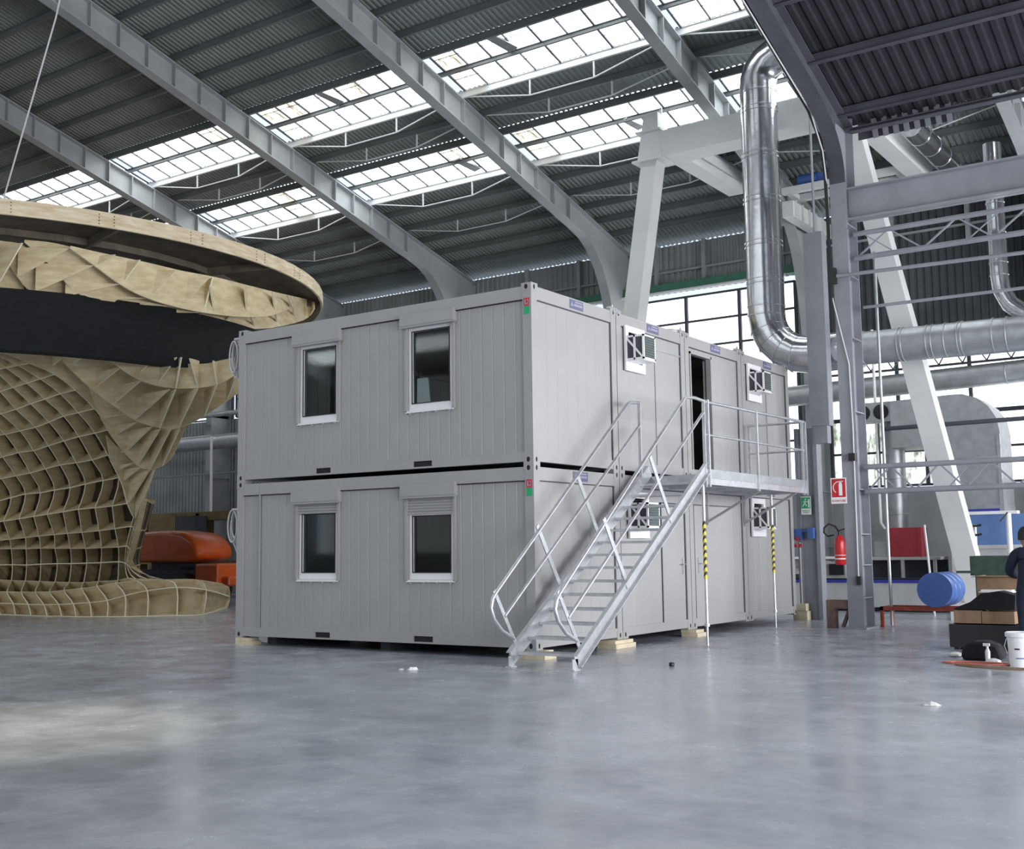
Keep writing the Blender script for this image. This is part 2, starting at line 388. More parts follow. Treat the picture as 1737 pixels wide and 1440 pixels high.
# roof glazing
def skylight(j, a, b, rowname, vis=True):
    x0, x1 = RX[j] + .16, RX[j + 1] - .16
    t = thing('skylight', '%s roof glazing %s' % (rowname, BAYL.get(j, 'in the bay')), 'skylight', ((x0 + x1) / 2, (a + b) / 2, zroof((a + b) / 2)))
    n = 8 if vis else 1; ny = 2 if vis else 1
    mb = MB(); md = MB(); w = (x1 - x0) / n; dirty = {(5, 0): [0, 1, 4, 8], (6, 0): [0, 8], (4, 0): [5], (4, 1): [12, 4], (6, 1): [0, 8], (5, 1): [5]}.get((j, 0 if a < 10 else 1), [])
    for r in range(ny):
        ya = a + (b - a) * r / ny; yb = a + (b - a) * (r + 1) / ny
        for c in range(n):
            xa = x0 + c * w + .015; xb = x0 + (c + 1) * w - .015
            isd = (c + r * 8) in dirty
            tgt = MB() if isd else mb
            tgt.add([(xa, ya + .01, zroof(ya + .01) + .08), (xb, ya + .01, zroof(ya + .01) + .08), (xb, yb - .01, zroof(yb - .01) + .08), (xa, yb - .01, zroof(yb - .01) + .08)], [(0, 1, 2, 3)])
            if isd: obj('stained_sheet', tgt, 'sky_dirty', t, label='brown stained glazing sheet')
    obj('glazing', mb, 'sky', t)
    if vis:
        mb = MB()
        for c in range(n + 1):
            if c % 1 == 0:
                x = x0 + c * w
                mb.beam((x, a, zr(a) + .05), (x, b, zr(b) + .05), .03 if c % 2 else .045, .04)
        for q in (.22, .72):
            yy = a + (b - a) * q; mb.beam((x0, yy, zr(yy) + .05), (x1, yy, zr(yy) + .05), .012, .012)
        obj('glazing_bars', mb, 'steel_dark', t)
    return t
for j in range(1, 8):
    for (a, b), rn in zip(SKY, ('upper', 'lower')): skylight(j, a, b, rn)
# unseen glazing added up the roof and behind the camera to light the hall
for k, (a, b) in enumerate(SKY_ADDED):
    for j in range(0, 8):
        x0, x1 = RX[j] + .16, RX[j + 1] - .16
        mb = MB().add([(x0, a, zroof(a) + .08), (x1, a, zroof(a) + .08), (x1, b, zroof(b) + .08), (x0, b, zroof(b) + .08)], [(0, 1, 2, 3)])
        struct('window_%d' % (20 + k * 8 + j), mb, 'sky_added')
# bits of fallen sheet lying across the glazing
for i, (x, y, s, lab) in enumerate([(-6.35, 8.05, 1, 'grey scrap of roof sheet lying across the big upper glazing, near its left end'), (-5.0, 12.1, .8, 'grey scrap of roof sheet on the lower glazing beside the gantry top'), (-10.4, 12.1, 1, 'grey scrap of roof sheet on the lower glazing left of the kneed frame'), (-11.9, 8.1, .9, 'grey scrap of roof sheet on the brown stained upper glazing'), (-.3, 8.8, 1, 'grey scrap of roof sheet on the glazing behind the tall duct')]):
    z = zr(y) + .0
    mb = MB().add([(x, y - .3 * s, zr(y - .3 * s)), (x + .25 * s, y - .35 * s, zr(y - .35 * s)), (x + .55 * s, y + .3 * s, zr(y + .3 * s)), (x + .25 * s, y + .38 * s, zr(y + .38 * s)),
                   (x, y - .3 * s, zr(y - .3 * s) + .04), (x + .25 * s, y - .35 * s, zr(y - .35 * s) + .04), (x + .55 * s, y + .3 * s, zr(y + .3 * s) + .04), (x + .25 * s, y + .38 * s, zr(y + .38 * s) + .04)],
                  [(3, 2, 1, 0), (4, 5, 6, 7), (0, 1, 5, 4), (1, 2, 6, 5), (2, 3, 7, 6), (3, 0, 4, 7)])
    tag(obj('roof_sheet_scrap', mb, 'duct_dull'), lab, 'sheet')

# far wall
mb = MB(); mb.box(-46, 16.5, 18.0, 18.3, 0, 3.05)
struct('wall_back', mb, 'concrete_wall')
def wsheet(mb, x0, x1, z0, z1, y=18.02):
    sheet(mb, sheet_profile(x0, x1, .2, .04), lambda a, h: (a, y + h, z0), lambda a, h: (a, y + h, z1))
mb = MB()
wsheet(mb, -46, -2.0, 9.3, 10.80)
wsheet(mb, -46, -14.6, 3.05, 6.9)
wsheet(mb, -14.6, -8.4, 3.05, 6.0)
for x in (-44.9, -38.8, -32.7, -26.55, -20.45, -14.35, -8.25, -2.15): wsheet(mb, x - .65, x + .15 if x > -3 else x + .3, 3.05, 9.4)
struct('wall_back_cladding', mb, 'wallsheet')
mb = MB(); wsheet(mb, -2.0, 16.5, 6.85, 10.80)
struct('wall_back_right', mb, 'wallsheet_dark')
mb = MB()
for x in [-12, -10, -7.2, -5.6, -4.0, 0, 2, 6, 8, 12]: mb.box(x - .06, x + .06, 17.85, 18.0, 9.5, 10.8)
for z in (9.95,): mb.box(-46, 16.5, 17.9, 17.97, z - .03, z + .03)
struct('trim_1', mb, 'steel')
struct('trim_2', MB().box(-46, -2.6, 17.6, 17.9, 9.28, 9.52), 'green')
tag(obj('light_tube_line', MB().tube([(-40, 17.55, 9.24), (-2.9, 17.55, 9.24)], .05, 8), 'white'), 'long white pipe running along the top of the far windows', 'pipe')
# windows in the far wall
def wall_window(n, x0, x1, z0, z1, cols, rows, m='win', y=18.1, low=None):
    t = thing('window_%d' % n, None, None, ((x0 + x1) / 2, y, z0), kind='structure')
    mb = MB(); 
    for c in range(cols):
        for r in range(rows):
            xa = x0 + (x1 - x0) * c / cols; xb = x0 + (x1 - x0) * (c + 1) / cols
            za = z0 + (z1 - z0) * r / rows; zb_ = z0 + (z1 - z0) * (r + 1) / rows
            mb.add([(xa, y, za), (xb, y, za), (xb, y, zb_), (xa, y, zb_)], [(0, 1, 2, 3)])
    obj('pane', mb, m, t)
    mb = MB()
    for c in range(cols + 1):
        x = x0 + (x1 - x0) * c / cols; mb.box(x - .045, x + .045, y - .12, y - .03, z0, z1)
    for r in range(rows + 1):
        z = z0 + (z1 - z0) * r / rows; mb.box(x0, x1, y - .10, y - .04, z - .03, z + .03)
    obj('frame', mb, 'steel_dark', t)
wall_window(1, -8.02, -2.83, 6.0, 9.12, 3, 4)
wall_window(2, -8.02, -2.83, 3.1, 5.95, 3, 2)
wall_window(3, -14.0, -9.0, 6.0, 9.12, 3, 4)
for k, x in enumerate((-44.5, -38.4, -32.3, -26.1, -20.0)): wall_window(4 + k, x, x + 5.2, 6.95, 9.12, 3, 3)
wall_window(10, -1.95, 3.7, 5.0, 6.8, 3, 2)
wall_window(11, -1.95, 1.9, 3.12, 4.95, 6, 2, 'win_green')
wall_window(12, 1.95, 9.5, 3.12, 4.95, 6, 2)
wall_window(13, 3.75, 9.5, 5.0, 6.8, 3, 2)
# lattice strip in front of the upper part of the right-hand windows
mb = MB(); x = -1.9
while x < 9:
    mb.beam((x, 17.8, 6.25), (x + .3, 17.8, 6.75), .03, .03, (0, 1, 0)); mb.beam((x + .3, 17.8, 6.75), (x + .6, 17.8, 6.25), .03, .03, (0, 1, 0)); x += .6
mb.box(-1.9, 9, 17.77, 17.83, 6.2, 6.26); mb.box(-1.9, 9, 17.77, 17.83, 6.74, 6.8)
tag(obj('lattice_girder', mb, 'steel_dark'), 'thin dark lattice girder silhouetted against the right-hand windows', 'girder')
# other walls of the hall, with unseen glowing windows added to light the cabins
mb = MB(); mb.box(-46.3, -46, -43, 18.3, 0, 14.0)
struct('wall_left', mb, 'wallsheet')
mb = MB(); mb.box(16.5, 16.8, -43, 18.3, 0, 1.2); mb.box(16.5, 16.8, -43, 18.3, 6.0, 14.0)
for y in range(-43, 18, 6): mb.box(16.5, 16.8, y, y + 1.0, 1.2, 6.0)
struct('wall_right', mb, 'concrete_wall')
k = 70
for y in range(-42, 17, 6):
    mb = MB().add([(16.65, y, 1.2), (16.65, y + 5, 1.2), (16.65, y + 5, 6), (16.65, y, 6)], [(0, 1, 2, 3)])
    struct('window_%d' % k, mb, 'win_side_added' if y > -14 else 'win_front_added'); k += 1
mb = MB(); mb.box(-46.3, 16.8, -43.3, -43, 0, 1.5); mb.box(-46.3, 16.8, -43.3, -43, 6.5, 12)
struct('wall_front', mb, 'concrete_wall')
for x in range(-45, 15, 6):
    mb = MB().add([(x, -43.15, 1.5), (x + 5.7, -43.15, 1.5), (x + 5.7, -43.15, 6.5), (x, -43.15, 6.5)], [(0, 1, 2, 3)])
    struct('window_%d' % k, mb, 'win_front_added'); k += 1

# ------------------------------------------------------------------ site cabins
CW, CH, CL, CP, CZ = 2.44, 2.6076, 6.058, 2.46, 0.12
def panel(mb, u0, u1, z0, z1, holes, fn, pitch=.2, g=.012, d=.006):
    """grooved sheet with rectangular holes; fn(u, z, depth) -> point, depth grows outwards"""
    us = {u0: 0, u1: 0}; n = int((u1 - u0) / pitch)
    prof = [(u0, 0)]
    for i in range(1, n + 1):
        c = u0 + i * pitch
        if c < u1 - .04: prof += [(c - g, 0), (c - g / 2, -d), (c + g / 2, -d), (c + g, 0)]
    prof.append((u1, 0))
    cuts = sorted({h[0] for h in holes} | {h[1] for h in holes})
    def dep(u):
        for (a, da), (b, db) in zip(prof[:-1], prof[1:]):
            if a <= u <= b: return da + (db - da) * (u - a) / max(1e-9, b - a)
        return 0
    allu = sorted([p for p in prof] + [(c, dep(c)) for c in cuts])
    for (a, da), (b, db) in zip(allu[:-1], allu[1:]):
        if b - a < 1e-6: continue
        m = (a + b) / 2; zs = [(z0, z1)]
        for h in holes:
            if h[0] < m < h[1]:
                nz = []
                for p, q in zs:
                    if h[2] > p: nz.append((p, min(q, h[2])))
                    if h[3] < q: nz.append((max(p, h[3]), q))
                zs = nz
        for p, q in zs:
            if q > p: mb.add([fn(a, p, da), fn(b, p, db), fn(b, q, db), fn(a, q, da)], [(0, 1, 2, 3)])
LOWER_SH = {0: (.12, .14), 1: (.25, .20)}
def side_window(parent, x0, x1, z0, z1, y, roll, zroll):
    """white framed window set back in the long side wall, shutter box above"""
    w = obj('window', MB().box(x0 - .03, x0 + .055, y + .02, y + .09, z0, z1).box(x1 - .055, x1 + .03, y + .02, y + .09, z0, z1)
            .box(x0 + .055, x1 - .055, y + .02, y + .09, z0, z0 + .11).box(x0 + .055, x1 - .055, y + .02, y + .09, z1 - .06, z1)
            .box(x0 - .04, x1 + .03, y - .03, y + .02, z0 - .035, z0 - .005), 'white', parent, 'white window frame')
    obj('pane', MB().box(x0 + .055, x1 - .055, y + .05, y + .06, z0 + .11, z1 - .06), 'glass', w)
    obj('gasket', MB().box(x0 + .05, x0 + .065, y + .012, y + .022, z0 + .1, z1 - .05).box(x1 - .065, x1 - .05, y + .012, y + .022, z0 + .1, z1 - .05).box(x0 + .05, x1 - .05, y + .012, y + .022, z0 + .1, z0 + .115).box(x0 + .05, x1 - .05, y + .012, y + .022, z1 - .065, z1 - .05), 'black', w)
    for s in (x0 - .045, x1 + .03): obj('guide_rail', MB().box(s - .015, s + .03, y - .03, y + .02, z0 - .02, zroll), 'cont', w)
    obj('shutter_box', MB().prism([(y + .02, zroll), (y - .075, zroll), (y - .085, zroll + .03), (y - .085, zroll + .2), (y + .02, zroll + .22)], x0 - .11, x1 + .09, 'X')
        .box(x0 - .11, x1 + .09, y - .095, y - .02, zroll - .012, zroll + .006), 'cont', w)
    if roll:
        mb = MB(); z = zroll; 
        while z > z1 - .01: mb.box(x0 - .03, x1 + .03, y - .012, y + .01, z - .04, z - .004); z -= .042
        mb.box(x0 - .03, x1 + .03, y - .02, y + .015, z - .0, z + .03)
        obj('roller_shutter', mb, 'cont', w)
    mb = MB()
    for q in (.05, .35, .65, .95): mb.box(x0 + (x1 - x0) * q - .012, x0 + (x1 - x0) * q + .012, y - .035, y - .0, z0 - .06, z0 - .035)
    obj('sill_clips', mb, 'steel', w)
def ac_window(parent, y0, z0):
    """white frame in the end wall with an air conditioner box standing out of it"""
    y1, z1 = y0 + .66, z0 + .74
    w = obj('window_unit', MB().box(0.0, .035, y0, y1, z0, z0 + .14).box(0.0, .035, y0, y1, z1 - .10, z1).box(0.0, .035, y0, y0 + .10, z0 + .14, z1 - .1)
            .box(0.0, .035, y1 - .10, y1, z0 + .14, z1 - .1).box(.03, .045, y0 + .06, y1 - .06, z1 - .09, z1 - .06), 'white', parent, 'white window frame around the air conditioner')
    obj('pane', MB().box(-.03, -.02, y0 + .08, y1 - .08, z0 + .1, z1 - .08), 'glass', w)
    a = y0 + .02; X = .35; b0, b1 = z0 + .16, z0 + .56; ya, yb = y0 + .02, y0 + .42
    c = MB()
    for yy in (ya, yb - .03):
        for zz in (b0, b1 - .03): c.box(.0, X, yy, yy + .03, zz, zz + .03)
    for yy in (ya, yb - .03): c.box(X - .03, X, yy, yy + .03, b0, b1)
    for zz in (b0, b1 - .03): c.box(X - .03, X, ya, yb, zz, zz + .03)
    c.beam((.02, ya + .012, b1 - .02), (X - .02, ya + .012, b0 + .02), .02, .03); c.box(.16, .19, ya, ya + .025, b0, b1)
    c.box(0, X, ya, yb, b0 - .02, b0)
    k = obj('bracket', c, 'white', w)
    obj('intake', MB().box(.01, X - .03, ya + .03, yb - .01, b0 + .02, b1 - .01), 'steel_dark', w)
    lv = MB()
    for i in range(9):
        z = b0 + .04 + i * (b1 - b0 - .08) / 8; lv.beam((X + .005, ya + .04, z), (X + .005, yb - .04, z), .02, .008, (1, 0, .5))
    lv.box(X - .01, X - .002, ya + .03, yb - .03, b0 + .03, b1 - .03)
    obj('louvre', lv, 'louvre', w)
def end_door(parent, y0, y1, handle_y, z0, open_=False):
    zt = z0 + 2.16
    mb = MB().box(-.022, -.006, y0 + .012, y1 - .012, z0 + .16, zt - .02)
    if not open_:
        d = obj('door', mb, 'cont', parent)
        s = MB().box(-.03, -.012, y0, y0 + .016, z0 + .15, zt).box(-.03, -.012, y1 - .016, y1, z0 + .15, zt).box(-.03, -.012, y0, y1, zt - .02, zt)
        obj('seal', s, 'steel_dark', d)
        obj('handle', MB().box(-.01, .012, handle_y - .02, handle_y + .02, z0 + .95, z0 + 1.22).tube([(0.01, handle_y, z0 + 1.12), (.055, handle_y, z0 + 1.12), (.055, handle_y - .11 * (1 if handle_y > (y0 + y1) / 2 else -1), z0 + 1.12)], .009, 8), 'galv', d)
def cabin(i, lv, lab):
    y0 = i * CP; y1 = y0 + CW; z0 = CZ + lv * CH; z1 = z0 + CH
    t = thing('site_cabin', lab, 'cabin', (-CL / 2, (y0 + y1) / 2, z0))
    # frame: corner posts and rails
    mb = MB(); pw = .15; XL = -CL
    for xa in (XL, -pw):
        for ya in (y0, y1 - pw): mb.box(xa, xa + pw, ya, ya + pw, z0 + .1, z1 - .1)
    bz0, bz1, tz0, tz1 = z0 + .03, z0 + .17, z1 - .235, z1 - .045
    pk = (-4.23, -3.90, -2.20, -1.83)
    for ya in ((y0 + .004, y0 + .10), (y1 - .10, y1 - .004)):
        segs = [(XL + pw, pk[0]), (pk[1], pk[2]), (pk[3], -pw)]
        for a, b in segs: mb.box(a, b, ya[0], ya[1], bz0, bz1)
        for a, b in ((pk[0], pk[1]), (pk[2], pk[3])): mb.box(a, b, ya[0], ya[1], bz0, bz0 + .025); mb.box(a, b, ya[0], ya[1], bz1 - .03, bz1)
        mb.box(XL + pw, -pw, ya[0], ya[1], tz0, tz1)
    for xa in ((XL + .004, XL + .10), (-.10, -.004)):
        mb.box(xa[0], xa[1], y0 + pw, y1 - pw, bz0, bz1); mb.box(xa[0], xa[1], y0 + pw, y1 - pw, tz0, tz1)
    obj('frame', mb, 'cont', t)
    # corner castings
    for cx, sx in ((0, 1), (-CL, -1)):
        for cy, sy in ((y0, -1), (y1, 1)):
            for zz in (z0, z1 - .118):
                if sx < 0 and i > 0: continue
                a, b = sorted((cx + sx * .003, cx - sx * .168)); c, d = sorted((cy + sy * .003, cy - sy * .168))
                k = obj('corner_casting', MB().box(a, b, c, d, zz, zz + .118), 'cont', t)
                h = MB(); n = 10
                def hole(face):
                    pts = [(math.cos(2 * math.pi * q / n) * .022, math.sin(2 * math.pi * q / n) * .038) for q in range(n)]
                    if face == 'x': h.prism([(cy - sy * .075 + p[0], zz + .06 + p[1]) for p in pts], cx + sx * .0005, cx + sx * .0045, 'X')
                    else: h.prism([(cx - sx * .085 + p[0] * 1.3, zz + .06 + p[1]) for p in pts], cy + sy * .0005, cy + sy * .0045, 'Y')
                hole('x'); obj('twistlock_hole', h, 'dark', k)
                if i == 0 and sy < 0:
                    h = MB(); hole('y'); obj('twistlock_hole', h, 'dark', k)
    # skins
    mb = MB(); holes = []
    if i == 0:
        hz = [((-4.62, -3.78), (-2.30, -1.46))]
        for q, (a, b) in enumerate(hz[0]):
            if lv: holes.append((a, b, 3.63 if q == 0 else 3.65, 4.90 if q == 0 else 4.93))
            else: holes.append((a, b, 1.09, 2.19 if q == 0 else 2.10))
        panel(mb, XL + pw, -pw, bz1 - .01, tz0 + .01, holes, lambda u, z, d: (u, y0 + .035 - d, z))
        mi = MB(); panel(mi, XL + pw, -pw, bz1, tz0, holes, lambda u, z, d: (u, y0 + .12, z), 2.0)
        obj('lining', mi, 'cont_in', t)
        obj('long_wall', mb, 'cont', t)
        for (a, b, c, d) in holes:
            zroll = d + (.005 if lv else (.12 if a < -3 else .22))
            side_window(t, a, b, c, d, y0 + .03, (not lv), zroll)
            obj('reveal', MB().box(a - .03, a - .0, y0 + .036, y0 + .12, c, d), 'cont', t); obj('reveal', MB().box(b, b + .03, y0 + .036, y0 + .12, c, d), 'cont', t)
        for a, b in (pk[0:2], pk[2:4]): obj('fork_pocket', MB().box(a, b, y0 + .03, y0 + .04, bz0 + .02, bz1 - .02), 'dark', t)
        if not lv:
            obj('joint_strip', MB().box(XL + .53, XL + .555, y0 + .0, y0 + .03, bz0 + .02, tz1), 'steel', t)
        obj('rail_shadow_gap', MB().box(XL + pw, -pw, y0 + .012, y0 + .034, tz0 - .014, tz0), 'dark', t)
    if i == 3:
        mb = MB(); panel(mb, XL + pw, -pw, bz1 - .01, tz0 + .01, [], lambda u, z, d: (u, y1 - .035 + d, z)); obj('long_wall', mb, 'cont', t)
    mb = MB(); panel(mb, y0 + pw, y1 - pw, bz1 - .01, tz0 + .01, [], lambda u, z, d: (-CL + .03 - d, u, z), .25); obj('rear_end_wall', mb, 'cont', t)
    eh = []
    if (i, lv) == (2, 1): eh = [(5.16, 5.98, z0 + .17, 4.98)]
    acs = {(1, 1): (2.70, 4.38), (3, 1): (7.62, 4.38), (1, 0): (2.70, 1.68), (3, 0): (7.60, 1.72)}
    if (i, lv) in acs:
        a, b = acs[(i, lv)]; eh = [(a + .08, a + .58, b + .12, b + .66)]
    mb = MB(); panel(mb, y0 + pw, y1 - pw, bz1 - .01, tz0 + .01, eh, lambda u, z, d: (-.03 + d, u, z), .28, .008, .004)
    obj('front_end_wall', mb, 'cont', t)
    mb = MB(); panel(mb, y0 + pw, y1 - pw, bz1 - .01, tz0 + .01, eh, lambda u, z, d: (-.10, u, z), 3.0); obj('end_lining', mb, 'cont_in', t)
    obj('end_seal', MB().box(-.03, -.016, y0 + pw, y1 - pw, tz0 - .016, tz0).box(-.03, -.016, y0 + pw, y0 + pw + .014, bz1, tz0).box(-.03, -.016, y1 - pw - .014, y1 - pw, bz1, tz0), 'steel_dark', t)
    if (i, lv) in acs: ac_window(t, *acs[(i, lv)])
    # floor, roof
    obj('floor_deck', MB().box(-CL + .1, -.1, y0 + .1, y1 - .1, z0 + .08, z0 + .15), 'steel_dark', t)
    obj('roof_deck', MB().box(-CL + .08, -.08, y0 + .08, y1 - .08, z1 - .11, z1 - .07), 'cont', t)
    # vertical panel joints and labels
    if (i, lv) == (1, 1): obj('panel_joint', MB().box(-.028, -.014, 3.79, 3.81, bz1, tz0).box(-.028, -.014, 3.81, y1 - pw, 4.86, 4.885), 'steel', t)
    if (i, lv) == (3, 1): obj('panel_joint', MB().box(-.028, -.014, 8.62, 8.635, bz1, tz0), 'steel', t)
    if lv: yl = {0: (1.05, 1.44), 1: (3.51, 3.93), 2: (6.0, 6.42), 3: (8.5, 8.9)}[i]
    else: yl = {0: (1.06, 1.48), 1: (3.5, 3.9), 2: (6.0, 6.4), 3: (8.45, 8.85)}[i]
    lb = obj('label_plate', MB().box(-.002, .002, yl[0], yl[1], tz0 + .03, tz1 - .02), 'lilac', t, 'blue-grey label plate')
    mm = MB(); s = (yl[1] - yl[0])
    mm.box(.002, .004, yl[0] + s * .38, yl[1] - s * .08, tz1 - .06, tz1 - .04); mm.box(.002, .004, yl[0] + s * .30, yl[1] - s * .08, tz0 + .075, tz0 + .11)
    mm.prism([(yl[0] + s * .06, tz0 + .07), (yl[0] + s * .26, tz0 + .07), (yl[0] + s * .16, tz1 - .05)], .002, .004, 'X')
    obj('label_marks', mm, 'labeltext', lb)
    if i == 0:
        zt = z1 - .34
        st = obj('red_tag', MB().box(-.125, -.03, y0 - .005, y0 - .001, zt, zt + .115), 'tag_red', t)
        obj('tag_marks', MB().box(-.11, -.09, y0 - .007, y0 - .005, zt + .02, zt + .095).box(-.09, -.075, y0 - .007, y0 - .005, zt + .02, zt + .035)
            .box(-.065, -.05, y0 - .007, y0 - .005, zt + .02, zt + .095).box(-.065, -.04, y0 - .007, y0 - .005, zt + .05, zt + .065), 'labeltext', st)
        obj('green_tag', MB().box(-.125, -.03, y0 - .005, y0 - .001, zt - .12, zt - .004), 'tag_green', t)
    return t
names = {}
for lv in (0, 1):
    w = ('lower', 'upper')[lv]
    L = ['%s grey site cabin nearest the camera, with two windows in its long side' % w,
         ['lower grey site cabin second from the corner, behind the steel stairs', 'upper grey site cabin second from the corner, above the stair top with air conditioner'][lv],
         ['lower grey site cabin under the landing, with the door behind the striped prop', 'upper grey site cabin with the open doorway onto the landing'][lv],
         ['lower grey site cabin farthest along, under the end of the landing', 'upper grey site cabin farthest along, beside the landing end rail'][lv]]
    for i in range(4):
        t = cabin(i, lv, L[i]); names[(i, lv)] = t
t = names[(1, 0)]; end_door(t, 3.86, 4.70, 4.60, CZ)
t = names[(2, 0)]; end_door(t, 5.10, 6.7, 5.22, CZ)
t = names[(2, 1)]; z0 = CZ + CH
d = obj('door_frame', MB().box(-.10, .0, 5.12, 5.16, z0 + .16, 5.02).box(-.10, .0, 5.98, 6.02, z0 + .16, 5.02).box(-.10, .0, 5.12, 6.02, 4.98, 5.02), 'cont', t)
obj('open_door', MB().box(-.17, -.13, 6.0, 6.82, z0 + .18, 4.97), 'cont', t, 'door leaf standing open')
tag(obj('table', MB().box(-1.9, -.9, 5.0, 6.2, z0 + .86, z0 + .90).box(-1.88, -1.83, 5.03, 5.08, z0 + .15, z0 + .86).box(-.97, -.92, 5.03, 5.08, z0 + .15, z0 + .86).box(-.97, -.92, 6.1, 6.15, z0 + .15, z0 + .86).box(-1.88, -1.83, 6.1, 6.15, z0 + .15, z0 + .86), 'white'), 'white table inside the upper cabin, seen through the open doorway', 'table')
tag(obj('card', MB().prism([(-2.20, 3.765), (-1.93, 3.765), (-1.97, 4.12), (-1.99, 4.15), (-2.19, 4.15)], .105, .13, 'Y'), 'paper'), 'white card standing inside the right upper window', 'card')
# twistlock bridges between the cabin tops
for yy, lab in ((CP - .01, 'small steel clamp joining the first two upper cabins at roof corner'), (2 * CP - .01, 'small steel clamp between the second and third upper cabins'), (3 * CP - .01, 'small steel clamp between the last two upper cabins')):
    tag(obj('roof_clamp', MB().box(-.10, -.04, yy - .12, yy + .12, 5.337, 5.375).tube([(-.07, yy, 5.35), (-.07, yy, 5.42)], .018, 8).box(-.02, .02, yy - .10, yy + .10, 5.27, 5.31), 'galv'), lab, 'clamp')
tag(obj('bundle', MB().lathe([(.02, 0), (.16, .02), (.19, .07), (.12, .11), (.03, .13)], (-.22, 4.75, 5.265), 12), 'cable', smooth=True), 'small grey bundle lying on the upper cabin roof edge above the doorway', 'bundle')
# timber packers under the cabins
for x, y, w, d, lab in ((-.12, 2.28, .34, .62, 'pale timber packer under the cabin corner behind the stair foot'), (-.28, -.0 + .18, .6, .3, 'thin timber packer under the near cabin corner, beside the bottom tread'), (-.05, 4.85, .3, .35, 'thin pale timber packer under the lower cabin with the door'), (-5.95, .1, .3, .3, 'timber packer under the far left cabin corner'), (-.02, 9.9, .3, .22, 'pale timber block against the far cabin corner')):
    h = .118 if y < 9 else .34
    mb = MB().box(x - w / 2 + .1, x + w / 2 + .1, y - d / 2, y + d / 2, 0, h * .55).box(x - w / 2 + .08, x + w / 2 + .07, y - d / 2 + .02, y + d / 2 - .03, h * .57, h)
    tag(obj('timber_packer', mb, 'wood'), lab, 'timber')
for x in (-5.5, -3.0):
    for y in (1.2, 3.7, 6.2, 8.6): tag(obj('bearer', MB().box(x - .1, x + .1, y - .9, y + .9, 0, .118), 'steel_dark'), 'dark bearer beam hidden in the gap under the cabins', 'beam', 'bearers under the cabins')
# coiled white hoses hanging on the left end
for zc, lab in ((4.95, 'coil of white hose hanging on the left end of the upper cabins'), (1.98, 'coil of white hose hanging on the left end of the lower cabins')):
    mb = MB()
    for k in range(9):
        pts = []; ox = random.uniform(-.05, .05); rr = random.uniform(.26, .38)
        for q in range(25):
            a = 2 * math.pi * q / 24
            pts.append((-6.33 + ox + .20 * math.cos(a) * (rr / .3) * .55, .14 + k * .03, zc + ox + (.9 if zc < 3 else 1) * rr * math.sin(a) * 1.0))
        mb.tube(pts, .015, 6, False)
    if zc < 3: mb.tube([(-6.36, .2, 1.72), (-6.24, .2, 1.5), (-6.10, .2, 1.2), (-6.08, .2, .8)], .015, 6)
    mb.box(-6.32, -6.05, .12, .16, zc + .28, zc + .31)
    tag(obj('hose_coil', mb, 'cable', smooth=True), lab, 'hose')

# ------------------------------------------------------------------ stairs and landing
XA, XB = .27, 1.24
st = thing('steel_stairs', 'galvanised steel stairs with open treads leading up to the cabin landing', 'stairs', (.75, 1.0, 0))
ys, ye, zt = -1.03, 2.98, 2.70
def zs(y): return (y - ys) / (ye - ys) * zt
sl = Vector((0, ye - ys, zt)).normalized(); nn = Vector((0, -sl.z, sl.y))
for x in (XA, XB):
    mb = MB(); off = .0
    a, b = Vector((x, ys + .05, .11)), Vector((x, ye, zt - .02 + .07))
    mb.beam(a, b, .012, .18)
    s = -1 if x == XA else 1
    mb.beam(a + nn * .09 + Vector((s * .03, 0, 0)), b + nn * .09 + Vector((s * .03, 0, 0)), .06, .012); mb.beam(a - nn * .09 + Vector((s * .03, 0, 0)), b - nn * .09 + Vector((s * .03, 0, 0)), .06, .012)
    mb.box(x - .04, x + .04, ys - .05, ys + .10, 0, .015)
    mb.box(x - .006, x + .006, ys - .03, ys + .10, 0, .14)
    obj('stringer', mb, 'galv', st)
for k in range(14):
    z = .18 + k * (zt - .18) / 14.0; y = ys + z / zt * (ye - ys) + .02
    mb = MB().box(XA + .01, XB - .01, y - .13, y - .123, z - .03, z + .005).box(XA + .01, XB - .01, y + .123, y + .13, z - .03, z + .005)
    for q in range(9): mb.box(XA + .01, XB - .01, y - .115 + q * .0277, y - .111 + q * .0277, z - .025, z)
    for q in range(16): xx = XA + .05 + q * .058; mb.box(xx, xx + .004, y - .125, y + .125, z - .02, z)
    obj('tread', mb, 'galv', st)
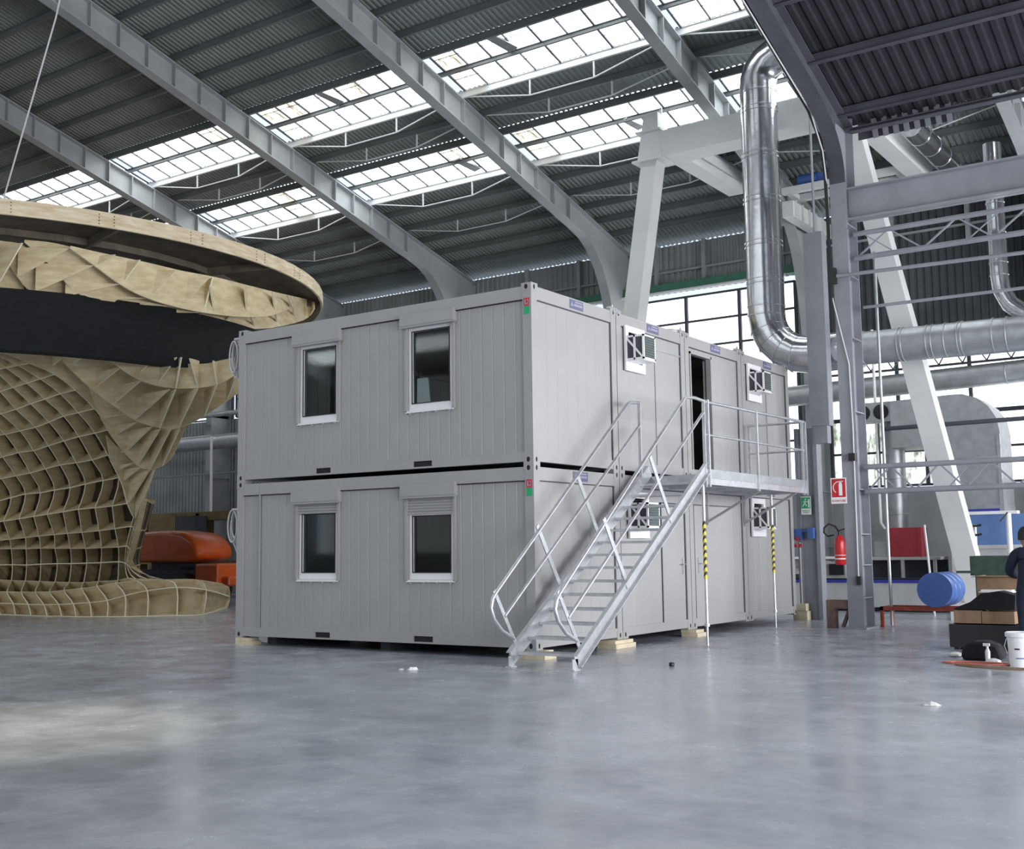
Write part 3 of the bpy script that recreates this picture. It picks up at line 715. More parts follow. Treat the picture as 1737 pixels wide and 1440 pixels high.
def rail_side(x, topy, nm):
    off_t, off_m = 1.0, .52
    def on(y, h): return Vector((x, y, zs(y) + h))
    top0 = Vector((x, -1.40, .88)); top1 = on(2.27, 1.52 if 0 else 1.5 + 0.0)
    top1 = Vector((x, 2.28, 3.76)); 
    pts = [Vector((x, -.93, .36)), Vector((x, -1.20, .48)), Vector((x, -1.38, .64)), Vector((x, -1.44, .78)), Vector((x, -1.40, .90)), Vector((x, -1.33, .97)), top1, Vector((x, 2.36, 3.80)), Vector((x, 2.66, 3.82)), Vector((x, 2.98 if nm else 2.66, 3.80))]
    h = obj('handrail', MB().tube(pts, .026, 10), 'galv', st, smooth=60)
    obj('mid_rail', MB().tube([Vector((x, -1.14, .66)), Vector((x, 2.66 if not nm else 2.96, 3.46 if not nm else 3.62))], .023, 10), 'galv', st, smooth=60)
    obj('post', MB().box(x - .025, x + .025, (2.66 if not nm else 2.97) - .012, (2.66 if not nm else 2.97) + .012, 2.45, 3.82), 'galv', st)
    for yy in ((-.10, .98) if not nm else (.0, 1.35)):
        b = Vector((x, yy + .36, zs(yy + .36) + .05)); tp = Vector((x, yy - .28 + .0, zs(yy - .28) + 1.46))
        # flat bar square to the slope
        b = Vector((x + (.012 if nm else -.012), yy + .40, zs(yy + .40) + .02)); tp = b + nn * 1.12
        obj('post', MB().beam(b, tp, .016, .075, (0, .6, .8)), 'galv', st)
    b = Vector((x, -.80, zs(-.80) + .0)); obj('post', MB().beam(b, b + nn * 1.02, .014, .06, (0, .6, .8)), 'galv', st)
rail_side(XA, 2.66, 0); rail_side(XB, 2.98, 1)
# landing
lp = thing('landing', 'galvanised steel landing with railings outside the upper cabin door', 'platform', (.6, 5.2, 2.5))
mb = MB(); Y0, Y1 = 3.0, 7.38
mb.box(.04, .06, Y0, Y1, 2.50, 2.66).box(1.20, 1.22, Y0, Y1, 2.50, 2.68).box(.04, 1.22, Y0, Y0 + .02, 2.50, 2.66).box(.04, 1.22, Y1 - .02, Y1, 2.50, 2.68)
for y in (4.1, 5.2, 6.3): mb.box(.06, 1.20, y - .03, y + .03, 2.5, 2.63)
obj('deck_frame', mb, 'galv', lp)
mb = MB()
for q in range(40): xx = .07 + q * .0287; mb.box(xx, xx + .004, Y0 + .02, Y1 - .02, 2.63, 2.66)
for q in range(90): yy = Y0 + .03 + q * .048; mb.box(.06, 1.20, yy, yy + .004, 2.64, 2.66)
mb.box(.06, 1.2, Y0 + .02, Y1 - .02, 2.622, 2.628)
obj('grating', mb, 'galv', lp)
obj('toe_board', MB().box(1.222, 1.23, Y0, Y1, 2.60, 2.74), 'duct_dull', lp)
obj('top_rail', MB().tube([(1.22, 3.05, 3.80), (1.22, 7.36, 3.84)], .025, 10).tube([(1.22, 7.36, 3.84), (.10, 7.36, 3.84)], .025, 10), 'galv', lp, smooth=60)
obj('mid_rail', MB().tube([(1.22, 3.05, 3.28), (1.22, 7.36, 3.30)], .019, 10).tube([(1.22, 7.36, 3.30), (.10, 7.36, 3.30)], .019, 10), 'galv', lp, smooth=60)
for x, y in ((1.235, 3.13), (1.235, 5.07), (1.235, 7.2), (1.235, 7.37), (.12, 7.37)):
    obj('railing_post', MB().box(x - .02, x + .02, y - .02, y + .02, 2.46, 3.84), 'galv', lp)
for y in (5.6, 7.25):
    obj('brace', MB().beam((.03, y, 1.98), (1.15, y - .25, 2.50), .03, .04).beam((.03, y, 1.92), (.03, y, 2.5), .03, .03), 'steel', lp)
def prop_post(x, y, lab):
    p = thing('prop_post', lab, 'prop', (x, y, 0))
    obj('tube', MB().tube([(x, y, .30), (x, y, 2.50)], .026, 12).tube([(x, y, 0), (x, y, .34)], .019, 12), 'galv', p, smooth=True)
    obj('base_plate', MB().box(x - .06, x + .06, y - .06, y + .06, 0, .008), 'galv', p)
    obj('collar', MB().tube([(x, y, .30), (x, y, .345)], .042, 12), 'galv', p)
    tp = obj('hazard_tape', MB().tube([(x, y, 1.03), (x, y, 1.93)], .028, 14), 'yellow', p)
    mb = MB(); n = 14
    for k in range(8):
        z = 1.05 + k * .112
        vs = []; 
        for q in range(n + 1):
            a = 2 * math.pi * q / n; zz = z + .05 * math.sin(a + 2.2)
            vs += [(x + .0292 * math.cos(a), y + .0292 * math.sin(a), zz), (x + .0292 * math.cos(a), y + .0292 * math.sin(a), zz + .05)]
        mb.add(vs, [(2 * q, 2 * q + 2, 2 * q + 3, 2 * q + 1) for q in range(n)])
    obj('tape_stripes', mb, 'black', tp)
prop_post(1.14, 3.08, 'thin steel prop with yellow and black tape at the stair end of landing')
prop_post(.55, 7.3, 'thin steel prop with yellow and black tape under the far landing end')

# ------------------------------------------------------------------ timber waffle structure
GRID = [
 [(-20.4,4.17,0.02), (-19.66,4.15,0.02), (-18.94,4.13,0.02), (-18.24,4.12,0.02), (-17.53,4.11,0.02), (-17.15,4.26,0.02), (-16.52,4.23,0.02), (-16.11,4.39,0.02), (-15.7,4.55,0.02), (-15.25,4.73,0.02), (-14.92,5.14,0.02), (-14.4,5.62,0.02), (-14.18,6.27,0.02), (-16.6,9.21,0.02)],
 [(-21.01,4.45,0.29), (-20.26,4.44,0.29), (-19.53,4.43,0.29), (-18.82,4.41,0.28), (-18.12,4.4,0.29), (-17.71,4.55,0.29), (-17.06,4.53,0.32), (-16.62,4.69,0.35), (-16.15,4.87,0.4), (-15.67,5.04,0.52), (-15.31,5.43,0.63), (-14.76,5.9,0.7), (-14.45,6.58,0.62), (-16.77,9.45,0.31)],
 [(-21.78,4.8,0.56), (-21.07,4.78,0.57), (-20.37,4.77,0.58), (-19.68,4.75,0.58), (-19.01,4.73,0.59), (-18.56,4.85,0.6), (-17.91,4.83,0.64), (-17.39,4.99,0.69), (-16.91,5.11,0.74), (-16.37,5.27,0.82), (-15.96,5.6,0.87), (-15.37,6.02,0.89), (-14.94,6.61,0.88), (-16.54,8.97,0.69)],
 [(-23.43,5.9,0.89), (-22.74,5.93,0.87), (-22.06,5.95,0.85), (-21.39,5.96,0.84), (-20.73,5.98,0.83), (-20.12,6.05,0.81), (-19.48,6.06,0.8), (-18.89,6.11,0.8), (-18.31,6.16,0.83), (-17.62,6.27,0.86), (-17.27,6.32,0.92), (-16.96,6.34,0.89), (-16.64,6.46,0.89), (-16.88,7.23,0.85)],
 [(-24.26,6.42,1.29), (-23.58,6.46,1.29), (-22.91,6.5,1.29), (-22.24,6.53,1.28), (-21.58,6.56,1.3), (-20.87,6.62,1.31), (-20.23,6.63,1.31), (-19.56,6.66,1.32), (-18.93,6.67,1.33), (-18.23,6.73,1.35), (-17.87,6.67,1.31), (-17.62,6.54,1.28), (-17.37,6.41,1.24), (-17.13,6.28,1.21)],
 [(-23.97,6.15,1.77), (-23.28,6.2,1.76), (-22.6,6.25,1.76), (-21.92,6.29,1.75), (-21.25,6.32,1.76), (-20.6,6.34,1.75), (-19.93,6.38,1.74), (-19.27,6.41,1.73), (-18.6,6.44,1.74), (-17.92,6.48,1.75), (-17.53,6.44,1.77), (-17.28,6.31,1.74), (-17.05,6.17,1.71), (-16.81,6.03,1.67)],
 [(-23.75,5.88,1.94), (-23.03,5.95,1.99), (-22.31,6.01,2.03), (-21.61,6.06,2.07), (-20.97,6.07,2.1), (-20.29,6.1,2.13), (-19.68,6.1,2.15), (-19.03,6.11,2.17), (-18.34,6.16,2.2), (-17.68,6.18,2.24), (-17.11,6.26,2.29), (-16.86,6.13,2.23), (-16.63,5.99,2.2), (-16.4,5.85,2.16)],
 [(-23.51,5.58,2.44), (-22.81,5.63,2.5), (-22.11,5.67,2.55), (-21.42,5.72,2.6), (-20.75,5.74,2.65), (-20.12,5.74,2.69), (-19.44,5.78,2.74), (-18.78,5.8,2.79), (-18.1,5.84,2.81), (-17.42,5.88,2.84), (-16.63,6.1,2.93), (-16.38,5.97,2.93), (-16.15,5.82,2.95), (-15.91,5.67,2.97)],
 [(-22.91,5.51,3.04), (-22.24,5.53,3.12), (-21.57,5.55,3.2), (-20.91,5.57,3.28), (-20.25,5.6,3.29), (-19.6,5.61,3.34), (-18.94,5.64,3.38), (-18.28,5.65,3.45), (-17.58,5.7,3.52), (-16.93,5.71,3.57), (-16.05,5.95,3.8), (-15.51,5.96,3.94), (-15.01,5.93,4.12), (-14.56,5.87,4.36)],
 [(-22.83,5.09,3.61), (-22.14,5.13,3.66), (-21.46,5.16,3.72), (-20.79,5.18,3.77), (-20.14,5.2,3.82), (-19.47,5.22,3.9), (-18.82,5.23,3.97), (-18.16,5.26,4), (-17.5,5.28,4.04), (-16.85,5.29,4.13), (-16.2,5.35,4.19), (-15.22,5.59,4.61), (-14.34,5.79,4.82), (-13.74,5.79,5.05)],
 [(-22.76,4.68,4.03), (-22.08,4.7,4.11), (-21.42,4.72,4.19), (-20.76,4.74,4.27), (-20.07,4.78,4.35), (-19.4,4.8,4.37), (-18.75,4.81,4.46), (-18.1,4.83,4.55), (-17.45,4.83,4.62), (-16.8,4.85,4.67), (-16.18,4.85,4.73), (-15.31,5.01,4.89), (-14.26,5.23,5.56), (-13.02,5.67,5.61)],
 [(-22.69,4.23,4.74), (-22.02,4.26,4.76), (-21.36,4.28,4.79), (-20.71,4.3,4.81), (-20.03,4.34,4.82), (-19.37,4.36,4.87), (-18.71,4.38,4.92), (-18.09,4.37,5.01), (-17.45,4.36,5.12), (-16.83,4.36,5.16), (-16.17,4.36,5.21), (-15.48,4.37,5.29), (-14.46,4.55,5.82), (-13.29,4.83,6.37)],
 [(-22.72,3.75,5.17), (-22.05,3.78,5.19), (-21.39,3.8,5.21), (-20.73,3.82,5.23), (-20.09,3.84,5.24), (-19.44,3.85,5.29), (-18.79,3.86,5.36), (-18.15,3.86,5.45), (-17.53,3.86,5.52), (-16.88,3.86,5.6), (-16.21,3.83,5.63), (-15.55,3.8,5.65), (-14.67,3.85,6.11), (-13.79,3.92,6.47)],
 [(-22.79,3.23,5.59), (-22.11,3.28,5.61), (-21.43,3.31,5.62), (-20.77,3.34,5.63), (-20.1,3.37,5.67), (-19.43,3.39,5.73), (-18.8,3.4,5.78), (-18.19,3.38,5.83), (-17.58,3.37,5.88), (-16.98,3.35,5.93), (-16.3,3.29,5.97), (-15.59,3.24,6), (-14.75,3.24,6.44), (-13.96,3.21,6.79)],
 [(-22.75,2.78,6.17), (-22.07,2.82,6.17), (-21.4,2.86,6.18), (-20.73,2.89,6.18), (-20.08,2.91,6.19), (-19.46,2.91,6.21), (-18.85,2.9,6.22), (-18.25,2.88,6.22), (-17.68,2.85,6.22), (-17.11,2.81,6.22), (-16.46,2.71,6.19), (-15.65,2.67,6.42), (-14.83,2.63,6.77), (-14.01,2.6,6.98)],
 [(-22.63,2.38,6.79), (-21.99,2.4,6.76), (-21.35,2.42,6.73), (-20.73,2.42,6.69), (-20.11,2.43,6.66), (-19.5,2.42,6.63), (-18.91,2.41,6.59), (-18.33,2.38,6.56), (-17.78,2.34,6.52), (-17.27,2.27,6.46), (-16.64,2.12,6.4), (-15.74,2.11,6.55), (-14.9,2.06,6.86), (-14.06,2.01,7.03)]]
BOARDS = [
 ([(-16.51,5.12,3.95), (-16.44,5.43,3.38), (-16.47,5.66,2.82), (-16.45,5.9,2.48), (-16.41,6.06,2.9)],
  [(-16.55,5,4.61), (-16.38,5.36,4.21), (-16.32,5.61,3.96), (-16.23,5.88,3.82), (-16.15,6.12,3.83)]),
 ([(-16.04,4.3,5.21), (-15.87,4.58,4.61), (-15.67,4.86,4.14), (-15.44,5.15,3.77), (-15.25,5.38,3.67), (-15.02,5.6,3.77), (-14.83,5.78,4.03)],
  [(-16.14,4.15,5.76), (-15.88,4.45,5.51), (-15.59,4.78,5.18), (-15.36,5.05,4.99), (-15.16,5.28,4.87), (-14.92,5.53,4.85), (-14.48,5.91,4.87)]),
 ([(-16.06,2.87,6.67), (-15.73,3.29,6.08), (-15.36,3.72,5.54), (-15.01,4.12,5.14), (-14.66,4.52,4.79), (-14.27,4.88,4.63), (-13.9,5.16,4.62), (-13.37,5.51,4.91), (-12.69,5.94,5.45), (-12.22,6.24,5.85)],
  [(-16.05,2.86,6.78), (-15.68,3.23,6.79), (-15.27,3.62,6.76), (-14.93,4.02,6.35), (-14.58,4.42,5.98), (-14.18,4.78,5.8), (-13.82,5.07,5.72), (-13.31,5.44,5.75), (-12.65,5.89,6.03), (-12.19,6.2,6.26)]),
 ([(-14.47,3.01,6.51), (-14.16,3.38,6.07), (-13.82,3.75,5.71), (-13.46,4.11,5.52), (-13.14,4.43,5.46), (-12.72,4.75,5.47), (-12.37,5.02,5.55), (-11.96,5.29,5.79), (-11.53,5.58,6.06)],
  [(-14.46,3,6.64), (-14.06,3.37,6.62), (-13.68,3.75,6.44), (-13.35,4.1,6.21), (-13.04,4.42,6.06), (-12.55,4.79,6.04), (-12.28,5,6.11), (-11.93,5.26,6.21), (-11.51,5.56,6.39)]),
 ([(-17.08,2.65,6.75), (-16.82,3.01,6.27), (-16.55,3.34,6.14), (-16.27,3.66,6.09)],
  [(-17.07,2.63,6.89), (-16.78,2.96,6.91), (-16.49,3.27,6.92), (-16.21,3.59,6.93)]),
 ([(-18.45,2.2,6.72), (-18.03,2.58,6.58), (-17.86,2.79,6.53), (-17.56,3.09,6.42)],
  [(-18.43,2.17,6.99), (-18,2.55,6.99), (-17.82,2.75,7), (-17.52,3.04,7.01)]),
 ([(-13.02,1.39,8.21), (-12.84,1.9,7.89), (-12.68,2.49,7.54), (-12.55,3.12,7.33), (-12.46,3.96,7.24), (-12.46,4.99,7.26), (-12.61,6.16,7.4), (-13,7.49,7.74), (-14.88,10.44,8.86)],
  [(-13.01,1.39,8.27), (-12.77,1.91,8.2), (-12.59,2.47,8.16), (-12.45,3.08,8.13), (-12.39,3.89,8.11), (-12.39,4.92,8.15), (-12.55,6.1,8.19), (-12.96,7.45,8.31), (-14.85,10.46,8.91)]),
 ([(-13.79,0.78,8.35), (-13.53,1.33,7.84), (-13.32,1.87,7.31), (-13.04,2.94,7.24), (-12.9,4.86,7.27), (-13.34,7.12,7.33), (-14.91,10.42,8.28), (-14.62,10.59,8.61)],
  [(-13.79,0.78,8.4), (-13.44,1.32,8.38), (-13.09,1.91,8.22), (-12.99,2.89,7.92), (-12.87,4.83,7.7), (-13.29,7.06,7.99), (-14.87,10.38,8.83), (-14.61,10.57,8.81)]),
 ([(-14.67,-0.07,8.43), (-14.28,0.52,8.12), (-14.11,0.81,7.67), (-13.96,1.11,7.33), (-13.7,1.73,7.29), (-13.56,2.11,7.36)],
  [(-14.67,-0.08,8.52), (-14.26,0.5,8.4), (-14.01,0.79,8.36), (-13.9,1.04,8.23), (-13.72,1.6,8.12), (-13.51,2.06,7.98)]),
 ([(-15.15,-0.19,8.24), (-14.78,0.29,7.63), (-14.52,0.7,7.27), (-14.29,1.13,7.26)],
  [(-15.12,-0.22,8.56), (-14.72,0.22,8.53), (-14.45,0.62,8.3), (-14.23,1.06,8.09)])]
FINS = [
 [(-16.82,3.01,6.3), (-15.56,2.86,6.61)],
 [(-16.46,3.27,6.15), (-15.21,3.11,6.49)],
 [(-15.91,3.41,6.11), (-14.48,3.19,6.45)],
 [(-15.47,3.79,5.56), (-14.04,3.56,5.97)],
 [(-15.1,4.1,5.19), (-13.68,3.85,5.64)],
 [(-14.67,4.44,4.81), (-13.14,4.25,5.42)],
 [(-14.18,4.81,4.61), (-13.02,4.33,5.42)],
 [(-13.79,5.07,4.61), (-12.59,4.63,5.44)],
 [(-13.25,5.41,4.89), (-12.21,4.88,5.52)],
 [(-12.77,5.69,5.25), (-11.8,5.13,5.74)],
 [(-14.25,3.53,6.07), (-13.55,3.6,6.37)],
 [(-13.9,3.81,5.73), (-13.23,3.86,6.09)],
 [(-13.48,4.13,5.53), (-12.79,4.16,6.14)],
 [(-13.1,4.4,5.45), (-12.7,4.22,6.14)],
 [(-12.66,4.7,5.46), (-12.54,4.33,6.11)],
 [(-12.29,4.95,5.54), (-12.09,4.65,6.05)],
 [(-11.87,5.21,5.77), (-11.67,4.93,6.12)],
 [(-16.11,4.53,4.94), (-14.91,4.37,4.98)],
 [(-15.92,4.72,4.49), (-14.7,4.55,4.78)],
 [(-15.68,4.94,4.09), (-14.41,4.76,4.66)],
 [(-15.44,5.15,3.77), (-14.25,4.88,4.6)],
 [(-15.19,5.33,3.66), (-14.03,5.03,4.61)],
 [(-14.92,5.51,3.76), (-13.85,5.15,4.6)],
 [(-16.67,5.41,3.69), (-15.58,5.16,3.85)],
 [(-16.57,5.52,3.39), (-15.44,5.27,3.75)],
 [(-16.47,5.66,2.82), (-15.28,5.4,3.67)],
 [(-16.33,5.81,2.48), (-15.18,5.47,3.67)],
 [(-17.73,2.72,6.51), (-16.64,2.59,6.64)],
 [(-17.97,2.54,6.57), (-16.95,2.37,6.73)],
 [(-14.06,0.41,7.44), (-13.47,0.54,8.23)],
 [(-13.88,0.71,7.57), (-13.07,1.41,8.23)],
 [(-13.72,1.04,7.27), (-12.89,1.92,7.92)],
 [(-13.47,1.61,7.24), (-12.72,2.51,7.58)],
 [(-13.22,2.37,7.25), (-12.6,3.14,7.35)],
 [(-13.06,3.09,7.27), (-12.51,3.9,7.26)],
 [(-12.95,4.09,7.22), (-12.49,4.68,7.25)],
 [(-12.88,1.93,7.9), (-12.37,2.09,8.12)],
 [(-12.72,2.52,7.56), (-12.23,2.64,8.09)],
 [(-12.59,3.15,7.34), (-12.09,3.54,8.01)],
 [(-12.5,4,7.25), (-12.04,4.49,8.03)],
 [(-12.49,4.68,7.25), (-12.04,4.56,8.02)],
 [(-12.51,5.03,7.28), (-12.04,4.47,7.82)],
 [(-12.67,6.22,7.42), (-12.11,5.6,8.03)],
 [(-13.09,7.58,7.76), (-12.33,6.73,8.11)],
 [(-13.65,8.73,8.2), (-12.57,7.49,8.18)],
 [(-13,4.95,7.3), (-12.49,4.68,7.25)],
 [(-13.11,5.86,7.29), (-12.57,5.61,7.35)],
 [(-13.5,7.27,7.37), (-12.71,6.37,7.44)],
 [(-14.27,8.78,7.78), (-13.09,7.58,7.78)],
 [(-15.12,10.3,8.24), (-13.68,8.78,8.25)],
 [(-14.82,10.48,8.37), (-14.88,10.44,8.9)]]
def vnorm(G, i, j):
    a = G[i][min(j + 1, len(G[0]) - 1)] - G[i][max(j - 1, 0)]; b = G[min(i + 1, len(G) - 1)][j] - G[max(i - 1, 0)][j]
    n = a.cross(b)
    if n.length < 1e-6: return Vector((0, 1, 0))
    n.normalize()
    return n
def refine(G, k=3):
    """Catmull-Rom refinement in both directions"""
    def cr(p, n):
        out = []
        for i in range(len(p) - 1):
            a = p[max(i - 1, 0)]; b = p[i]; c = p[i + 1]; d = p[min(i + 2, len(p) - 1)]
            for q in range(n):
                t = q / n
                out.append(0.5 * ((2 * b) + (c - a) * t + (2 * a - 5 * b + 4 * c - d) * t * t + (3 * b - a - 3 * c + d) * t ** 3))
        out.append(p[-1]); return out
    G = [cr(r, k) for r in G]
    cols = [cr([G[i][j] for i in range(len(G))], k) for j in range(len(G[0]))]
    return [[cols[j][i] for j in range(len(cols))] for i in range(len(cols[0]))]
def strip(mb, pts, nrm, depth, th):
    """a bent board: front edge along pts, running back along nrm, with real thickness"""
    n = len(pts); vs = []
    for i in range(n):
        t = (pts[min(i + 1, n - 1)] - pts[max(i - 1, 0)]).normalized()
        s = t.cross(nrm[i])
        s = s.normalized() * th / 2 if s.length > 1e-5 else Vector((th / 2, 0, 0))
        b = pts[i] + nrm[i] * (depth[i] if isinstance(depth, list) else depth)
        vs += [pts[i] - s, pts[i] + s, b + s, b - s]
    fs = []
    for i in range(n - 1):
        for k in range(4): fs.append((i * 4 + k, i * 4 + (k + 1) % 4, i * 4 + 4 + (k + 1) % 4, i * 4 + 4 + k))
    fs += [(3, 2, 1, 0), tuple(range(4 * n - 4, 4 * n))]
    mb.add(vs, fs)
def edge_mat(o):
    """front edges of the boards take a paler ply, an edge highlight painted in"""
    n = len(o.data.vertices) // 4
    for i in range(n - 1): o.data.polygons[i * 4].material_index = 1
CEN = Vector((-20.9, 4.5, 0))
def waffle(parent, G0, depth, th, back=True, k=3, dfun=None, ufun=None, cfun=None, toe=None):
    G0 = [[Vector(p) for p in r] for r in G0]
    G = refine(G0, k); nr, nc = len(G), len(G[0])
    N = [[None] * nc for _ in range(nr)]
    for i in range(nr):
        for j in range(nc):
            n = vnorm(G, i, j); v = G[i][j] - Vector((9.0, -13.6, 1.5))
            N[i][j] = n
    # consistent orientation: away from the hall side, propagated from one corner
    ref = N[nr // 3][nc // 2]
    s = 1 if ref.dot(Vector((-.56, .82, 0))) > 0 else -1
    for i in range(nr):
        for j in range(nc): N[i][j] = N[i][j] * s
    M2 = [[None] * nc for _ in range(nr)]
    for i in range(nr):
        for j in range(nc):
            a = Vector((0, 0, 0))
            for di in range(-2, 3):
                for dj in range(-2, 3):
                    a += N[min(max(i + di, 0), nr - 1)][min(max(j + dj, 0), nc - 1)]
            M2[i][j] = a.normalized() if a.length > .01 else N[i][j]
    N = M2
    if ufun:
        for i in range(nr):
            for j in range(nc): N[i][j] = (N[i][j] + Vector((-.15, .2, 1)) * ufun(i / k, j / k)).normalized()
    dd = [[(dfun(i / k, j / k) if dfun else depth) for j in range(nc)] for i in range(nr)]
    for i in range(nr):
        for j in range(nc):
            zz = (G[i][j] + N[i][j] * dd[i][j]).z
            if zz < .02 and abs(N[i][j].z) > 1e-3: dd[i][j] = max(.05, min(dd[i][j], (.02 - G[i][j].z) / N[i][j].z)) if N[i][j].z < 0 else dd[i][j]
    for j in range(0, nc, k):
        mb = MB(); strip(mb, [G[i][j] for i in range(nr)], [N[i][j] for i in range(nr)], [dd[i][j] for i in range(nr)], th)
        edge_mat(obj('upright_rib', mb, ['ply', 'ply_highlight'], parent))
    for i in range(0, nr, k):
        mb = MB(); strip(mb, [G[i][j] for j in range(nc)], [N[i][j] for j in range(nc)], [dd[i][j] * (cfun(i / k, j / k) if cfun else 1) for j in range(nc)], th)
        edge_mat(obj('cross_rib', mb, ['ply', 'ply_highlight'], parent))
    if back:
        rr = [(0, nr - 1, 'ply_shade')] if toe is None else [(0, toe * k, 'ply_toe'), (toe * k, nr - 1, 'ply_shade')]  # backing tones hold the cell shade, only half dark at the toe
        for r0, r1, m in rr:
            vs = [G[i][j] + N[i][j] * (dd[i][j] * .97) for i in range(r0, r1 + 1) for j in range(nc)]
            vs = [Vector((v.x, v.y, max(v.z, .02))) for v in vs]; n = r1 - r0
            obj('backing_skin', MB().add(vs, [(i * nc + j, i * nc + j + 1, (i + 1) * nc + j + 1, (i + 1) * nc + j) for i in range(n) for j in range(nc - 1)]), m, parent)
tp = thing('timber_pavilion', 'big flared plywood lattice structure left of the cabins', 'timber structure', (-18, 5, 0))
def cl(x): return max(0.0, min(1.0, x))
def g_dep(i, j):
    d = .22 if i < 3 else .40
    if i < 10: d *= 1 - .65 * cl((j - 10.5) / 2)
    return d
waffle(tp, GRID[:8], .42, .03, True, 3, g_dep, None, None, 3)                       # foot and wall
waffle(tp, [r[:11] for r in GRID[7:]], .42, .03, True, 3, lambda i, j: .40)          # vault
def smooth_pts(p, n=4):
    out = []
    for i in range(len(p) - 1):
        a, b, c, d = p[max(i - 1, 0)], p[i], p[i + 1], p[min(i + 2, len(p) - 1)]
        for q in range(n):
            t = q / n
            out.append(0.5 * ((2 * b) + (c - a) * t + (2 * a - 5 * b + 4 * c - d) * t * t + (3 * b - a - 3 * c + d) * t ** 3))
    return out + [p[-1]]
for lo, up in BOARDS:
    lo = smooth_pts([Vector(p) for p in lo]); up = smooth_pts([Vector(p) for p in up]); n = len(lo); vs = []
    for i in range(n):
        t = lo[min(i + 1, n - 1)] - lo[max(i - 1, 0)]
        w = (up[i] - lo[i]); nn_ = t.cross(Vector((0, 0, 1))); nn_ = nn_.normalized() * .022
        vs += [lo[i] - nn_, lo[i] + nn_, up[i] + nn_, up[i] - nn_]
    fs = [(i * 4 + q, i * 4 + (q + 1) % 4, i * 4 + 4 + (q + 1) % 4, i * 4 + 4 + q) for i in range(n - 1) for q in range(4)] + [(3, 2, 1, 0), (4 * n - 4, 4 * n - 3, 4 * n - 2, 4 * n - 1)]
    edge_mat(obj('curved_board', MB().add(vs, fs), ['ply', 'ply_highlight'], tp))
for a, b in FINS:
    a, b = Vector(a), Vector(b); c = Vector((a.x, a.y, max(b.z, a.z + .1))); d = (b - a).cross(c - a)
    if d.length < 1e-4: continue
    d = d.normalized() * .02
    o = obj('cross_fin', MB().add([a - d, b - d, c - d, a + d, b + d, c + d], [(0, 2, 1), (3, 4, 5), (0, 1, 4, 3), (1, 2, 5, 4), (2, 0, 3, 5)]), ['ply', 'ply_highlight'], tp); o.data.polygons[2].material_index = 1
# black felt band between the two lattice belts
def ringpt(R, a, z): return Vector((CEN.x + R * math.cos(math.radians(a)), CEN.y + R * math.sin(math.radians(a)), z))
mb = MB(); n = 40; A0, A1 = -60, 75
vs = []
for k in range(n + 1):
    a = A0 + (A1 - A0) * k / n
    vs += [ringpt(8.05, a, 7.30), ringpt(8.05, a, 5.95), ringpt(7.6, a, 5.95), ringpt(7.6, a, 7.30)]
mb.add(vs, [(i * 4 + q, i * 4 + (q + 1) % 4, i * 4 + 4 + (q + 1) % 4, i * 4 + 4 + q) for i in range(n) for q in range(4)] + [(0, 1, 2, 3), (4 * n + 3, 4 * n + 2, 4 * n + 1, 4 * n)])
obj('felt_band', mb, 'felt', tp, 'black band between the lattice belts', smooth=30)
# round canopy rim
rg = thing('timber_canopy', 'round pale timber rim with dark underside hanging over the lattice structure', 'timber ring', (CEN.x, CEN.y, 8.62))
mb = MB(); n = 72; vs = []
for k in range(n):
    a = 360 * k / n
    vs += [ringpt(9.0, a, 8.66), ringpt(9.0, a, 9.0), ringpt(8.94, a, 9.0), ringpt(8.94, a, 8.66)]
mb.add(vs, [(i * 4 + q, i * 4 + (q + 1) % 4, ((i + 1) % n) * 4 + (q + 1) % 4, ((i + 1) % n) * 4 + q) for i in range(n) for q in range(4)])
obj('rim', mb, 'ply_rim', rg, smooth=30)
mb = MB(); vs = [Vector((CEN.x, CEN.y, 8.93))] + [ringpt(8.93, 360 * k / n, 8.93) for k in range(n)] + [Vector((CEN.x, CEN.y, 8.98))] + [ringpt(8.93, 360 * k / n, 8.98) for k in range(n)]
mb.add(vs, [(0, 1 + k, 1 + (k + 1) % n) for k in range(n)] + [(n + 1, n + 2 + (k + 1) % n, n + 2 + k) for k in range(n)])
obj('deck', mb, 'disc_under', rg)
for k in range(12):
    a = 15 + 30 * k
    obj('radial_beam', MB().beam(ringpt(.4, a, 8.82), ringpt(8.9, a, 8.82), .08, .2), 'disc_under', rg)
for R0 in (4.6, 6.9):
    mb = MB()
    for k in range(36):
        mb.beam(ringpt(R0, 10 * k, 8.84), ringpt(R0, 10 * k + 10, 8.84), .06, .16)
    obj('ring_beam', mb, 'disc_under', rg)
mb = MB()
for a0 in (-32, -18.5, -4.5, 9, 20.5):
    for da in (0, 2.1):
        for q in range(4): mb.beam(ringpt(8.995, a0 + da, 8.72 + q * .07), ringpt(9.004, a0 + da, 8.72 + q * .07), .022, .022)
obj('bolt_heads', mb, 'knot', rg)
tag(obj('suspension_cable', MB().tube([(-14.96, 1.0, 9.0), (-14.96, 1.0, 9.7), (-13.21, 1.0, 13.41), (-12.6, 1.0, zr(1.0))], .018, 6), 'cable'), 'thin pale cable running from the roof down to the canopy rim', 'cable')
